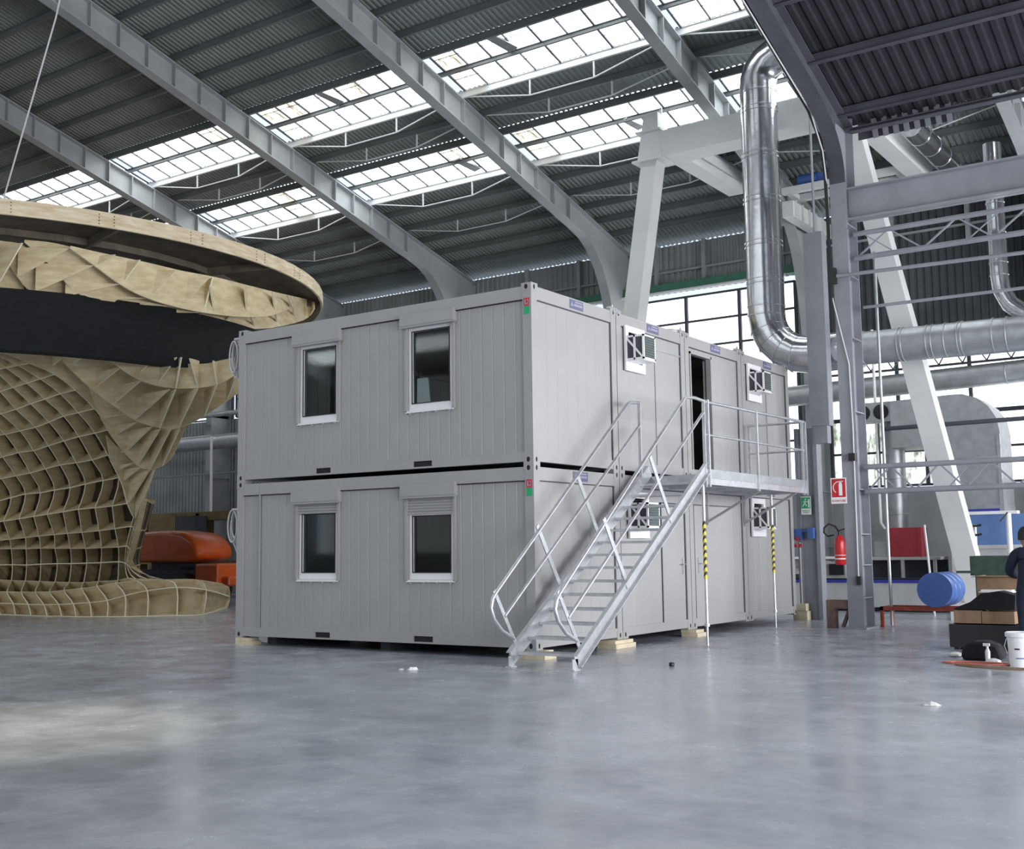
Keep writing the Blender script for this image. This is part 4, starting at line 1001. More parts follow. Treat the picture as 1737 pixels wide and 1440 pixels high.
# boom lift behind the structure
bl = thing('boom_lift', 'orange boom lift parked behind the plywood structure', 'lift', (-21, 11.2, 0))
pf = [(-23.6, 1.30), (-19.85, 1.28), (-19.45, 1.42), (-19.5, 1.75), (-19.75, 2.0), (-20.2, 2.2), (-21.2, 2.3), (-23.4, 2.22)]
mb = MB(); n = len(pf)
vs = [(x, 10.45, z) for x, z in pf] + [(x, 10.25 + .0, z * .96 + .07) for x, z in pf]
mb.prism(pf, 10.5, 12.0, 'Y')
o = obj('body', mb, 'orange', bl); bv = o.modifiers.new('b', 'BEVEL'); bv.width = .16; bv.segments = 4
for p in o.data.polygons: p.use_smooth = True
obj('chassis', MB().box(-24, -19.9, 10.6, 11.9, .45, 1.05).box(-22, -20.6, 10.8, 11.8, 1.0, 1.3), 'steel_dark', bl)
o = obj('counterweight', MB().box(-19.55, -18.55, 10.5, 11.8, .62, 1.24).box(-18.6, -18.25, 10.7, 11.4, .55, .85), 'orange', bl); bv = o.modifiers.new('b', 'BEVEL'); bv.width = .06; bv.segments = 2
for x in (-23.3, -20.0):
    for y in (10.55, 11.9):
        w = obj('wheel', MB().lathe([(.2, -.17), (.42, -.16), (.47, -.1), (.47, .1), (.42, .16), (.2, .17)], (x, y, .47), 24, (0, 1, 0)), 'black', bl, smooth=True)
        obj('rim', MB().lathe([(.02, -.175), (.2, -.172), (.2, .172), (.02, .175)], (x, y, .47), 16, (0, 1, 0)), 'orange', w)
# dim things in the gap behind
def pipe(name, pts, r, m, lab, cat='pipe', n=16, smooth=True, group=None):
    return tag(obj(name, MB().tube(pts, r, n), m, smooth=smooth), lab, cat, group)
pipe('air_duct', [(-34, 16, 5.75), (-12, 16, 5.75)], .28, 'duct_dull', 'dim horizontal duct on the far wall, seen left of the cabins', 'duct')
pipe('pipe', [(-34, 16.6, 6.9), (-12, 16.6, 6.9)], .10, 'duct_dull', 'thin pipe above the dim duct, seen left of the cabins')
pipe('pipe', [(-24.66, 15.5, 5.9), (-24.6, 15.5, 0)], .05, 'white', 'upright pale pipe in the dark gap left of the cabins')
tag(obj('storage_rack', MB().box(-32, -21.5, 14.5, 15.2, 2.75, 3.05).box(-32, -21.5, 14.5, 15.2, 1.2, 1.3).box(-24.3, -24.1, 14.5, 15.2, 0, 3).box(-28, -27.8, 14.5, 15.2, 0, 3).box(-21.7, -21.5, 14.5, 15.2, 0, 3), 'ochre'), 'brown rack beam behind the orange lift', 'rack')
tag(obj('panel_board', MB().box(-26.5, -25.0, 14.2, 14.4, 0, 2.9), 'ochre'), 'ochre board standing behind the orange lift', 'board')
tag(obj('cabinet', MB().box(-24.8, -23.7, 14.0, 14.5, 0, 2.9), 'steel_dark'), 'dark cabinet standing behind the orange lift', 'cabinet')
pipe('pipe', [(-34, 16.8, 4.6), (-12, 16.8, 4.7)], .04, 'duct_dull', 'thin horizontal pipe below the dim duct on the far wall')

# ------------------------------------------------------------------ dark steel bay on the right
X0, CY = 1.95, 7.7          # column flange centre, front face of the columns
def zd(y): return 10.33 + .33 * (4.76 - y)      # underside of the dark rafters
def dark_frame(x, lab):
    t = thing('steel_column_frame', lab, 'steel frame', (x, CY + .3, 0))
    mb = MB()
    mb.box(x - .15, x + .15, CY, CY + .025, 0, 8.6); mb.box(x - .15, x + .15, CY + .575, CY + .6, 0, 10.2); mb.box(x - .008, x + .008, CY + .02, CY + .58, 0, 9.6)
    for z in (.55, 1.15, 1.72, 2.55, 4.0, 5.4, 6.6, 7.6): mb.box(x - .14, x + .14, CY + .02, CY + .58, z, z + .02)
    mb.box(x - .22, x + .22, CY - .12, CY + .72, 0, .03)
    obj('column', mb, 'column', t)
    mb = MB(); p0, p1, p2 = Vector((6.3, zd(6.3))), Vector((7.75, zd(7.75))), Vector((CY + .01, 8.4))
    pts = [(-9.0, zd(-9)), tuple(p0)]
    for k in range(1, 9): q = k / 8; pts.append(tuple(p0 * (1 - q) ** 2 + p1 * 2 * q * (1 - q) + p2 * q * q))
    for a, b in zip(pts[:-1], pts[1:]): mb.beam((x, a[0], a[1]), (x, b[0], b[1]), .30, .025)
    mb.beam((x, -9, zd(-9) + .5), (x, CY + .6, zd(CY + .6) + .5), .30, .025)
    mb.prism([(-9, zd(-9) + .5), (-9, zd(-9))] + pts[1:] + [(CY + .59, 8.4), (CY + .59, zd(CY + .6) + .5)], x - .007, x + .007, 'X')
    obj('rafter', mb, 'steel_dark', t)
    return t
f1 = dark_frame(X0, 'dark grey steel column with curved rafter, fire extinguisher on its side')
dark_frame(9.4, 'dark steel column and rafter beyond the right edge of the view')
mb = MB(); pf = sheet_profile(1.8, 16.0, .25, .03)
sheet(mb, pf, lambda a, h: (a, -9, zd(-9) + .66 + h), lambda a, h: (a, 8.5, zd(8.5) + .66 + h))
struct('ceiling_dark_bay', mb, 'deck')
for k in range(9):
    y = 7.9 - k * 1.55
    tag(obj('deck_purlin', MB().ibeam((1.8, y, zd(y) + .55), (16, y, zd(y) + .55), .12, .16, .01, .015), 'steel_dark'), 'dark beam under the dark sheet roof of the right bay', 'purlin', 'dark purlins of the right bay')
tag(obj('main_beam', MB().ibeam((X0 + .15, CY + .15, 7.97), (9.3, CY + .15, 7.97), .30, .62, .015, .03), 'column'), 'big grey steel I-beam running right from the dark column top', 'beam')
tag(obj('eaves_beam', MB().ibeam((X0 + .15, CY + .4, 9.98), (9.3, CY + .4, 9.98), .2, .22, .012, .02).ibeam((X0 + .15, CY + .5, 9.55), (9.3, CY + .5, 9.55), .16, .08, .012, .02), 'steel_dark'), 'dark double eaves beam above the big I-beam', 'beam')
tag(obj('fascia_sheet', MB().box(2.12, 3.95, CY + .88, CY + .90, 9.47, 10.2), 'steel_dark'), 'dark sheet behind the row of upright plates', 'sheet')
for k in range(8):
    x = 2.45 + k * .2
    tag(obj('hanger_plate', MB().beam((x, CY + .75, 9.95), (x + .04, CY + .8, 9.42), .10, .02, (0, 1, 0)), 'column'), 'grey upright plate in the row under the dark eaves beam', 'plate', 'hanger plates under the eaves beam')
def truss(z0, z1, y, lab, pitch=.62, r=.045):
    t = thing('lattice_truss', lab, 'truss', (5.5, y, z0))
    obj('bottom_chord', MB().tube([(X0 + .16, y, z0), (9.3, y, z0)], r * 1.2, 12), 'column', t, smooth=True)
    obj('top_chord', MB().tube([(X0 + .16, y, z1), (9.3, y, z1)], r * 1.1, 12), 'column', t, smooth=True)
    mb = MB(); x = X0 + .2; k = 0
    while x < 9.0:
        a, b = ((z0, z1) if k % 2 == 0 else (z1, z0)); mb.beam((x, y, a), (x + pitch, y, b), .03, .03, (0, 1, 0))
        mb.beam((x + .12, y + .03, b), (x + pitch + .12, y + .03, a), .02, .02, (0, 1, 0)) if k % 3 == 0 else None
        x += pitch; k += 1
    obj('lacing', mb, 'column', t)
truss(6.98, 7.45, CY + .35, 'dark lattice truss close under the big I-beam')
truss(2.52, 2.98, CY + .35, 'grey lattice truss at the height of the extinguisher sign', .44)
tag(obj('rail_pipe', MB().tube([(X0 - .05, CY - .12, 6.58), (9.3, CY - .12, 6.42)], .035, 10), 'column', smooth=True), 'upper of two thin pipes crossing right from the column', 'pipe')
tag(obj('rail_pipe', MB().tube([(X0 + .3, CY + .3, 6.0), (9.3, CY + .3, 5.95)], .03, 10), 'column', smooth=True), 'lower of two thin pipes crossing right from the column', 'pipe')
tag(obj('rail_pipe', MB().tube([(1.0, 13, 4.17), (9.3, 13, 4.22)], .05, 10), 'steel_dark', smooth=True), 'dark horizontal bar across the big grey ventilation hood', 'pipe')
tag(obj('rail_pipe', MB().tube([(X0 + .37, CY + .9, 0.02), (X0 + .37, CY + .9, 7.2)], .03, 10), 'duct_dull', smooth=True), 'thin upright pipe just right of the dark column', 'pipe')
cb = thing('conduit', 'thin cable conduit running down the face of the dark column', 'conduit', (X0 + .05, CY - .03, .7))
obj('tube', MB().tube([(X0 + .08, CY - .03, .95), (X0 + .10, CY - .03, 3.7), (X0 + .08, CY - .03, 4.9), (X0 - .18, CY - .04, 6.2), (X0 - .18, CY - .04, 8.3), (X0 - .17, CY - .25, 9.0), (X0 - .18, 6.9, 9.62), (X0 - .18, 3.0, zd(3) - .05)], .014, 8), 'cable', cb, smooth=True)
obj('switch', MB().box(X0 + .05, X0 + .12, CY - .07, CY - .0, .80, .96), 'black', cb)
mb = MB().box(X0 + .02, X0 + .14, CY - .12, CY, 3.08, 3.22).box(X0 + .16, X0 + .26, CY - .1, CY, 3.08, 3.2).box(X0 - .16, X0 - .06, CY - .12, CY - .0, 6.2, 6.6)
tag(obj('junction_box', MB().box(X0 + .02, X0 + .14, CY - .12, CY, 3.08, 3.22), 'black'), 'small black junction box on the dark column above the sign', 'box')
tag(obj('junction_box', MB().box(X0 - .2, X0 - .08, CY - .12, CY, 6.45, 6.75), 'black'), 'black clamp box high on the dark column', 'box')
tag(obj('cable_bundle', MB().tube([(X0 - .22, 3.0, zd(3) + .06), (X0 - .22, 5, zd(5) + .06), (X0 - .22, 6.9, zd(6.9) + .03), (X0 - .2, 7.45, 9.2), (X0 - .2, 7.62, 8.6), (X0 - .2, 7.66, 7.6), (X0 - .2, 7.66, 5.6)], .035, 8), 'black', smooth=True), 'black cable bundle following the curve of the dark rafter', 'cable')
mb = MB()
for k in range(7): y = 3.6 + k * .5; mb.beam((X0 - .26, y, zd(y) + .1), (X0 - .26, y + .28, zd(y + .28) + .1), .05, .03)
tag(obj('cable_tray', mb.beam((X0 - .225, 3.3, zd(3.3) + .13), (X0 - .225, 7.0, zd(7) + .13), .015, .012), 'white'), 'row of pale tray clips along the dark rafter edge', 'tray')
tag(obj('floor_bracket', MB().box(1.38, 1.54, CY + .02, CY + .2, 0, .36).box(1.38, 1.80, CY + .02, CY + .2, .362, .52).beam((1.66, CY + .1, 0.02), (1.80, CY + .1, .36), .06, .06, (0, 1, 0)), 'rusty'), 'rusty brown floor bracket against the foot of the dark column', 'bracket')
# fire extinguisher and its sign
fe = thing('fire_extinguisher', 'red fire extinguisher hanging on the dark column', 'extinguisher', (1.80, CY - .02, 1.17))
obj('cylinder', MB().lathe([(.085, 0), (.10, .02), (.10, .42), (.085, .48), (.04, .53), (.03, .55)], (1.70, CY - .0, 1.17), 24), 'red', fe, smooth=True)
obj('label_band', MB().lathe([(.1012, .10), (.1012, .12)], (1.70, CY, 1.17), 24).lathe([(.1012, .17), (.1012, .18)], (1.70, CY, 1.17), 24), 'white', fe)
obj('valve', MB().tube([(1.70, CY, 1.70), (1.70, CY, 1.78)], .03, 10).beam((1.66, CY, 1.79), (1.80, CY, 1.83), .03, .02), 'black', fe)
obj('hose', MB().tube([(1.70, CY, 1.77), (1.62, CY, 1.88), (1.50, CY, 1.93), (1.41, CY, 1.86), (1.40, CY, 1.77), (1.48, CY - .02, 1.70), (1.60, CY - .03, 1.72)], .016, 8), 'black', fe, smooth=True)
sg = thing('extinguisher_sign', 'red and white fire extinguisher sign on the dark column', 'sign', (1.72, CY - .03, 2.32))
obj('plate', MB().box(1.58, 1.88, CY - .03, CY - .02, 2.30, 2.78), 'white', sg)
obj('red_field', MB().box(1.60, 1.86, CY - .034, CY - .03, 2.42, 2.76), 'red', sg)
mb = MB().box(1.735, 1.80, CY - .038, CY - .034, 2.45, 2.66).prism([(1.735, 2.66), (1.80, 2.66), (1.785, 2.70), (1.75, 2.70)], CY - .038, CY - .034).box(1.745, 1.82, CY - .038, CY - .034, 2.705, 2.72)
pts = arc((1.74, 2.60), .11, 75, 235, 10, lambda a, b: (a, CY - .036, b))
for a, b in zip(pts[:-1], pts[1:]): mb.beam(a, b, .016, .004, (0, 1, 0))
obj('pictogram', mb, 'white', sg)
def text(name, s, size, loc, rot, m, parent, ext=.001):
    c = bpy.data.curves.new(name, 'FONT'); c.body = s; c.size = size; c.extrude = ext; c.align_x = 'CENTER'
    tmp = bpy.data.objects.new(name, c); COL.objects.link(tmp); bpy.context.view_layer.update()
    me = bpy.data.meshes.new_from_object(tmp.evaluated_get(bpy.context.evaluated_depsgraph_get()))
    COL.objects.unlink(tmp); bpy.data.objects.remove(tmp)
    R = Matrix.Translation(Vector(loc)) @ Matrix.Rotation(rot[2], 4, 'Z') @ Matrix.Rotation(rot[0], 4, 'X')
    me.transform(R)
    p = parent; off = Vector((0, 0, 0))
    while p is not None: off += p.location; p = p.parent
    me.transform(Matrix.Translation(-off)); me.materials.append(M[m])
    o = bpy.data.objects.new(name, me); COL.objects.link(o); o.parent = parent; return o
text('lettering', 'ESTINTORE', .052, (1.73, CY - .034, 2.335), (math.pi / 2, 0, 0), 'red', sg)
# grey service column with the exit sign and wall taps
SY = 9.96
tag(obj('service_column', MB().box(.02, .10, SY + .02, SY + .3, 0, 4.0).box(.42, .5, SY + .02, SY + .3, 0, 4.0).box(.1, .42, SY + .1, SY + .12, 0, 4.0), 'column'), 'grey steel post carrying the green exit sign', 'column')
sg = thing('exit_sign', 'green and white emergency exit sign on the grey post', 'sign', (.22, SY - .0, 2.2))
sx0, sx1 = .12, .34
obj('plate', MB().box(sx0, sx1, SY + .005, SY + .015, 2.18, 2.56), 'white', sg)
obj('green_field', MB().box(sx0 + .01, sx1 - .01, SY + .001, SY + .005, 2.31, 2.54), 'tag_green', sg)
mb = MB().beam((.16, SY, 2.35), (.21, SY, 2.42), .02, .004, (0, 1, 0)).beam((.21, SY, 2.42), (.22, SY, 2.48), .025, .004, (0, 1, 0)).beam((.21, SY, 2.42), (.25, SY, 2.36), .02, .004, (0, 1, 0)).box(.215, .24, SY - .002, SY + .002, 2.49, 2.515).box(.28, .315, SY - .002, SY + .002, 2.33, 2.50).beam((.17, SY, 2.45), (.27, SY, 2.45), .014, .004, (0, 1, 0))
obj('pictogram', mb, 'white', sg)
obj('text_lines', MB().box(sx0 + .03, sx1 - .03, SY + .002, SY + .005, 2.255, 2.27).box(sx0 + .05, sx1 - .05, SY + .002, SY + .005, 2.22, 2.235), 'tag_green', sg)
vt = thing('valve_set', 'blue and red tap valves mounted on the grey post', 'valves', (.2, SY, 1.3))
obj('blue_valve', MB().box(-.02, .14, SY - .10, SY + .02, 1.66, 1.88), 'blue', vt); obj('blue_valve', MB().box(.28, .40, SY - .10, SY + .02, 1.68, 1.90), 'blue', vt)
obj('crossbar', MB().box(.10, .3, SY - .06, SY - .02, 1.82, 1.86), 'blue', vt)
for x, z in ((.06, 1.68), (.02, 1.54), (.12, 1.54)): obj('red_knob', MB().lathe([(.01, 0), (.04, .01), (.04, .04), (.01, .05)], (x, SY - .1, z), 12, (0, -1, 0)), 'red', vt)
obj('drop_pipe', MB().tube([(.08, SY - .03, 1.6), (.08, SY - .03, .0)], .02, 8), 'galv', vt)
# flat duct panel hanging in front of the round duct
tag(obj('flat_duct', MB().box(.56, .96, 9.52, 9.80, 3.98, 8.05).box(.62, .9, 9.55, 9.77, 3.62, 3.98).box(.75, .77, 9.65, 9.75, 8.05, zr(9.7) - .0), 'column'), 'tall flat grey duct hanging between the round duct elbow and the dark column', 'duct')

# ------------------------------------------------------------------ ducts
def seam_duct(name, pts, r, m, lab, seams, n=28):
    t = thing(name, lab, 'duct', pts[0])
    obj('duct_body', MB().tube(pts, r, n, True), m, t, smooth=50)
    for a, b in seams:
        a = Vector(a); d = Vector(b).normalized()
        obj('seam_band', MB().lathe([(r + .001, -.018), (r + .012, -.010), (r + .012, .010), (r + .001, .018)], a, n, d), m, t, smooth=True)
    return t
DY, DX, DR = 10.2, -.58, .405
pts = [(2.2, DY - .1, 13.0), (.6, DY, 12.74), (.2, DY, 12.66)]
pts = [(1.5, DY, 12.40), (.05, DY, 12.40)]
c = (DX + .6, 11.80)
pts += [(c[0] - .6 * math.sin(math.radians(a)), DY, c[1] + .6 * math.cos(math.radians(a))) for a in (15, 38, 60, 80)] + [(DX, DY, 11.75)]
pts += [(DX, DY, z) for z in (11.0, 9.0, 7.2, 6.55)]
c = (DX + .95, 6.55)
for a in (18, 36, 54, 72): pts.append((c[0] - .95 * math.cos(math.radians(a)), DY, c[1] - .95 * math.sin(math.radians(a))))
pts.append((DX + .95, DY, 5.60)); pts.append((1.49, DY, 5.60))
sm = [((DX, DY, z), (0, 0, 1)) for z in (11.6, 11.25, 11.15, 10.2, 10.1, 9.2, 9.1, 8.2, 8.1, 7.35, 7.25, 6.75, 6.55)]
for a in (18, 36, 54, 72): sm.append(((c[0] - .95 * math.cos(math.radians(a)), DY, c[1] - .95 * math.sin(math.radians(a))), (math.sin(math.radians(a)), 0, -math.cos(math.radians(a)))))
seam_duct('round_duct', pts, DR, 'duct', 'tall shiny round duct dropping from the roof and curving right', sm)
seam_duct('round_duct', [(1.5, DY, 5.6), (4.0, DY, 5.56), (9.5, DY, 5.5)], .345, 'duct_dull', 'big grey round duct running level to the right behind the column',
          [((x, DY, 5.6 - (x - 1.5) * .0125), (1, 0, 0)) for x in (1.55, 2.28, 2.36, 2.85, 2.95, 3.2, 3.45, 3.52, 4.1, 4.35, 4.9, 5.0, 6, 7)])
seam_duct('round_duct', [(4.25, DY, 9.4), (4.25, DY, 6.75), (4.28, DY - .02, 6.45), (4.42, DY - .03, 6.15), (4.65, DY - .03, 5.95), (4.9, DY, 5.85)], .17, 'duct', 'smaller shiny duct at the right edge curving into the level duct', [((4.25, DY, z), (0, 0, 1)) for z in (8.2, 7.6, 7.0, 6.75)], 20)
seam_duct('round_duct', [(-2.7, 16.65, 5.6), (9.5, 16.65, 5.85)], .28, 'duct_dull', 'dull round duct running along in front of the right-hand windows', [((x, 16.65, 5.6 + (x + 2.7) * .02), (1, 0, 0)) for x in (-1, 1, 3, 5, 7)], 20)
seam_duct('round_duct', [(2.25, 11.9, 10.75), (2.25, 15.9, 10.75)], .26, 'duct', 'round duct beside the right gantry girder, seen over the I-beam', [((2.25, y, 10.75), (0, 1, 0)) for y in (12.6, 13.5, 14.4, 15.3)], 16)
seam_duct('round_duct', [(.3, 16.2, 4.7), (.3, 16.2, 1.63)], .25, 'duct_dull', 'upright grey duct dropping to the workbench behind the truss', [((.3, 16.2, z), (0, 0, 1)) for z in (4.4, 3.2, 2.3)], 20)
pipe('drain_pipe', [(.02, 15.7, 7.0), (.02, 15.7, 2.1), (.10, 15.7, 1.95), (.25, 15.7, 1.92)], .035, 'white', 'thin white pipe bending beside the upright grey duct')
# ventilation hood
hd = thing('ventilation_hood', 'big grey sheet-metal hood with rounded shoulder against the windows', 'hood', (2.4, 15.8, 2.4))
def hz(p): return p
prof = [(.5, 5.08)] + [(1.95, 5.12)] + [(2.05 + .98 * math.sin(math.radians(a)), 4.15 + .98 * math.cos(math.radians(a))) for a in (10, 30, 50, 70, 90)] + [(3.03, 2.35), (1.9, 2.35), (1.9, 3.62), (1.72, 3.82), (1.3, 3.92), (.5, 3.92)]
obj('casing', MB().prism(prof, 15.3, 16.5, 'Y'), 'duct_dull', hd)
mb = MB().box(1.48, 1.51, 15.28, 15.3, 3.93, 5.1).box(1.92, 3.02, 15.28, 15.3, 3.55, 3.58).box(2.95, 3.03, 15.27, 15.3, 2.4, 4.1)
obj('flanges', mb, 'duct', hd)
ac = thing('cooling_unit', 'square grey cooling unit with two round fans behind the dark column', 'fan unit', (.1, 15.9, 4.6))
obj('case', MB().box(-.55, .42, 15.6, 16.0, 4.62, 5.12), 'duct_dull', ac)
for x in (-.28, .18): obj('fan', MB().lathe([(.19, 0), (.19, .02), (.12, .03), (.02, .03)], (x, 15.6, 4.87), 20, (0, -1, 0)), 'black', ac)
# workshop along the far wall
cb = thing('spray_cabinet', 'grey cabinet with blue stripe under the big hood', 'cabinet', (2.7, 15.6, 2.2))
obj('case', MB().box(1.95, 3.1, 15.0, 16.2, 2.22, 2.42).box(1.95, 3.1, 15.0, 16.2, 0.0, 2.22), 'duct_dull', cb)
obj('stripe', MB().box(1.98, 3.0, 14.985, 15.0, 2.28, 2.34), 'bluestripe', cb)
tag(obj('blue_panel', MB().box(2.32, 3.98, 13.9, 13.98, 1.50, 2.18), 'bluebin'), 'large blue panel standing under the grey hood', 'panel')
tag(obj('panel_table', MB().box(2.2, 4.6, 13.6, 14.6, 1.42, 1.50).box(2.2, 4.6, 13.65, 14.55, .0, 1.42), 'machine'), 'grey counter below the large blue panel', 'counter')
tag(obj('cover_strip', MB().box(2.25, 3.6, 13.85, 14.1, 2.18, 2.25), 'white'), 'white strip along the top of the blue panel', 'strip')
for x, lab in ((2.82, 'white clamp stand with black grips in front of the blue panel'), (3.52, 'white post stand at the right of the blue panel')):
    s = thing('clamp_stand', lab, 'stand', (x, 13.3, 0))
    obj('pole', MB().tube([(x, 13.3, 0), (x, 13.3, 1.95 if x < 3 else 2.18)], .03 if x < 3 else .06, 10), 'white', s, smooth=True)
    if x < 3:
        for z in (1.92, 1.72): obj('grip', MB().tube([(x - .14, 13.27, z + .02), (x - .05, 13.25, z), (x + .05, 13.25, z), (x + .14, 13.27, z + .02)], .025, 8), 'black', s)
    else: obj('arm', MB().beam((x, 13.25, 2.2), (x - .16, 13.2, 2.0), .03, .03), 'black', s)
wb = thing('workbench', 'long grey workbench against the far wall carrying the dark red cabinet', 'bench', (.9, 15.1, 0))
obj('top', MB().box(-.4, 1.68, 14.7, 15.4, 1.17, 1.24), 'machine', wb)
for x in (-.35, .75, 1.5): obj('leg', MB().box(x, x + .07, 14.72, 14.8, 0, 1.17), 'machine', wb)
obj('shelf', MB().box(-.4, 1.68, 14.75, 15.4, .5, .55), 'machine', wb); obj('back_panel', MB().box(-.4, 1.68, 15.36, 15.4, .55, 1.17), 'steel_dark', wb)
rc = thing('red_cabinet', 'dark red sheet cabinet standing on the workbench', 'cabinet', (.85, 15.1, 1.25))
obj('case', MB().box(.46, 1.24, 14.8, 15.35, 1.245, 1.94), 'redcab', rc)
obj('side_post', MB().box(1.15, 1.24, 14.78, 14.8, 1.245, 1.94), 'redcab', rc)
tag(obj('small_box', MB().box(.08, .42, 14.9, 15.2, 1.245, 1.62), 'concrete_wall'), 'grey box on the workbench left of the red cabinet', 'box')
mc = thing('milling_machine', 'long pale grey machine bed with blue strip behind the dark column', 'machine', (.2, 14.0, 0))
obj('bed', MB().box(-3.2, 2.0, 13.55, 14.3, .10, .66), 'machine', mc)
obj('plinth', MB().box(-3.1, 1.95, 13.62, 14.2, 0, .10), 'dark', mc)
obj('carriage', MB().prism([(-3.2, .74), (-.25, .74), (-.25, 1.12), (-.9, 1.2), (-1.05, 1.02), (-1.5, 1.0), (-1.6, 1.22), (-3.2, 1.22)], 13.7, 14.2, 'Y'), 'machine', mc)
obj('table_top', MB().box(-3.2, -.2, 13.6, 14.3, 1.22, 1.27), 'white', mc)
obj('blue_strip', MB().box(-3.2, 2.0, 13.53, 13.56, .66, .73), 'bluestripe', mc)
obj('rail', MB().box(-3.2, 2.0, 13.6, 14.2, .66, .76), 'dark', mc)
obj('display', MB().box(-.62, -.28, 13.60, 13.69, .84, 1.1), 'black', mc)
for x in (-1.35, -1.15): obj('knob', MB().box(x, x + .13, 13.64, 13.7, .95 if x < -1.2 else .93, 1.07), 'black', mc)
obj('emblem', MB().box(-1.62, -1.4, 13.66, 13.7, .72, .86), 'darkgreen', mc)
obj('head', MB().lathe([(.05, 0), (.15, .04), (.17, .12), (.12, .24), (.04, .28)], (-1.25, 13.8, 1.27), 14), 'white', mc, smooth=True)
for i, (x, lab) in enumerate(((1.62, 'thin white upright rod behind the blue drum'),)):
    tag(obj('rod', MB().tube([(2.15, 11.0 + 1.2, 0.0), (2.03, 12.2, 1.95)], .025, 8), 'white'), lab, 'rod')
tag(obj('green_machine', MB().box(4.25, 5.6, 6.6, 7.2, 1.0, 1.32).box(4.3, 5.5, 6.7, 7.1, 0, 1.0).box(4.05, 4.3, 6.5, 6.6, 1.04, 1.08), 'darkgreen'), 'dark green machine box behind the man', 'machine')
# blue drum on a red oxide trestle
dr = thing('drum', 'blue steel drum lying on its side on the red trestle', 'drum', (3.2, 8.6, .40))
ax = Vector((.02, 1, 0)).normalized()
obj('body', MB().lathe([(.29, 0), (.315, .0), (.315, .02), (.305, .03), (.305, .27), (.315, .29), (.305, .31), (.305, .55), (.315, .57), (.305, .59), (.305, .83), (.315, .85), (.315, .87), (.29, .87)], (3.22, 8.25, .70), 40, ax), 'blue', dr, smooth=30)
obj('lid', MB().lathe([(.01, 0), (.285, 0), (.29, .02), (.01, .02)], (3.22, 8.258, .70), 40, ax), 'blue', dr)
obj('bung', MB().lathe([(.005, 0), (.03, 0), (.03, .012), (.005, .012)], (3.38, 8.245, .58), 12, ax), 'blue', dr)
tr = thing('trestle', 'low red-brown steel trestle carrying the blue drum', 'trestle', (2.85, 8.6, 0))
obj('frame', MB().box(2.18, 3.62, 8.36, 8.42, .31, .38).box(2.18, 3.62, 8.98, 9.04, .31, .38).box(2.18, 2.24, 8.36, 9.04, .31, .38).box(3.56, 3.62, 8.36, 9.04, .31, .38), 'rust', tr)
for x, y in ((2.18, 8.36), (3.56, 8.36), (2.18, 8.98), (3.56, 8.98)): obj('leg', MB().box(x, x + .06, y, y + .06, 0, .31), 'rust', tr)

# ------------------------------------------------------------------ white gantry frame
ga = thing('gantry_frame', 'white steel gantry with splayed legs and level crossbeam behind the cabins', 'gantry', (0, 11.3, 0))
GZ = 10.98
def leg(xt, xb, zt_, zb_):
    return MB().beam((xb, 11.2, zb_), (xt, 11.2, zt_), .50, .40, (0, 1, 0), .62, .40)
obj('leg', MB().beam((-5.55, 11.25, .3), (-3.78, 11.25, 11.0), .40, .42, (1, 0, 0), .46, .42), 'white_steel', ga)
obj('leg', MB().beam((3.30, 11.25, .3), (1.08, 11.25, 11.0), .40, .44, (1, 0, 0), .46, .44), 'white_steel', ga)
for x in (-5.55, 3.30): obj('foot', MB().box(x - .5, x + .5, 10.95, 11.6, 0, .35), 'white_steel', ga)
obj('crossbeam', MB().box(-3.7, 1.35, 11.0, 11.7, GZ, 11.62), 'white_steel', ga)
obj('leg_head', MB().prism([(-4.08, 11.0), (-3.42, 11.0), (-3.5, 11.75), (-3.5, 12.12), (-3.88, 12.12), (-3.95, 11.7)], 10.98, 11.5, 'Y').box(-3.55, -3.5, 11.2, 11.25, 12.12, 12.3), 'white_steel', ga)
obj('flange', MB().box(-4.2, -3.4, 10.9, 11.65, 10.93, 10.98).box(-4.1, -3.42, 10.92, 11.6, 11.66, 11.70), 'white_steel', ga)
obj('girder', MB().box(-3.45, -3.0, 11.7, 15.0, GZ, 11.5), 'white_steel', ga)
obj('girder', MB().box(1.25, 1.7, 11.7, 15.8, 10.6, 11.1), 'white_steel', ga)
obj('girder_rail', MB().box(-3.05, -2.98, 11.7, 14.9, 11.5, 11.56).box(-3.0, -2.96, 11.7, 14.9, 11.2, 11.22), 'steel', ga)
mb = MB().box(-1.97, -1.67, 15.0, 17.9, 10.13, 10.55)
for k in range(6): mb.box(-1.67, -1.61, 15.1 + k * .5, 15.14 + k * .5, 10.13, 10.55)
tag(obj('crane_runway', mb, 'white_steel'), 'pale ribbed beam behind the tall duct, below the blue motor', 'beam')
tl = thing('hoist_trolley', 'pale crane trolley with blue motor resting on the gantry girder', 'trolley', (-1.5, 15.2, 10.7))
obj('frame', MB().box(-1.9, 1.2, 14.8, 15.0, 10.70, 10.86).box(-1.9, 1.2, 15.6, 15.8, 10.70, 10.86).box(-1.85, -1.7, 15.0, 15.6, 10.72, 10.84).box(1.0, 1.15, 15.0, 15.6, 10.72, 10.84), 'white_steel', tl)
obj('motor', MB().tube([(-1.5, 15.1, 11.04), (-1.0, 15.1, 11.04)], .17, 16).box(-1.0, -.8, 15.0, 15.2, 10.9, 11.15), 'blue', tl, smooth=40)
obj('hook_block', MB().box(-.72, -.52, 15.2, 15.4, 9.6, 9.9).tube([(-.62, 15.3, 9.9), (-.62, 15.3, 10.7)], .02, 6), 'yellow', tl)

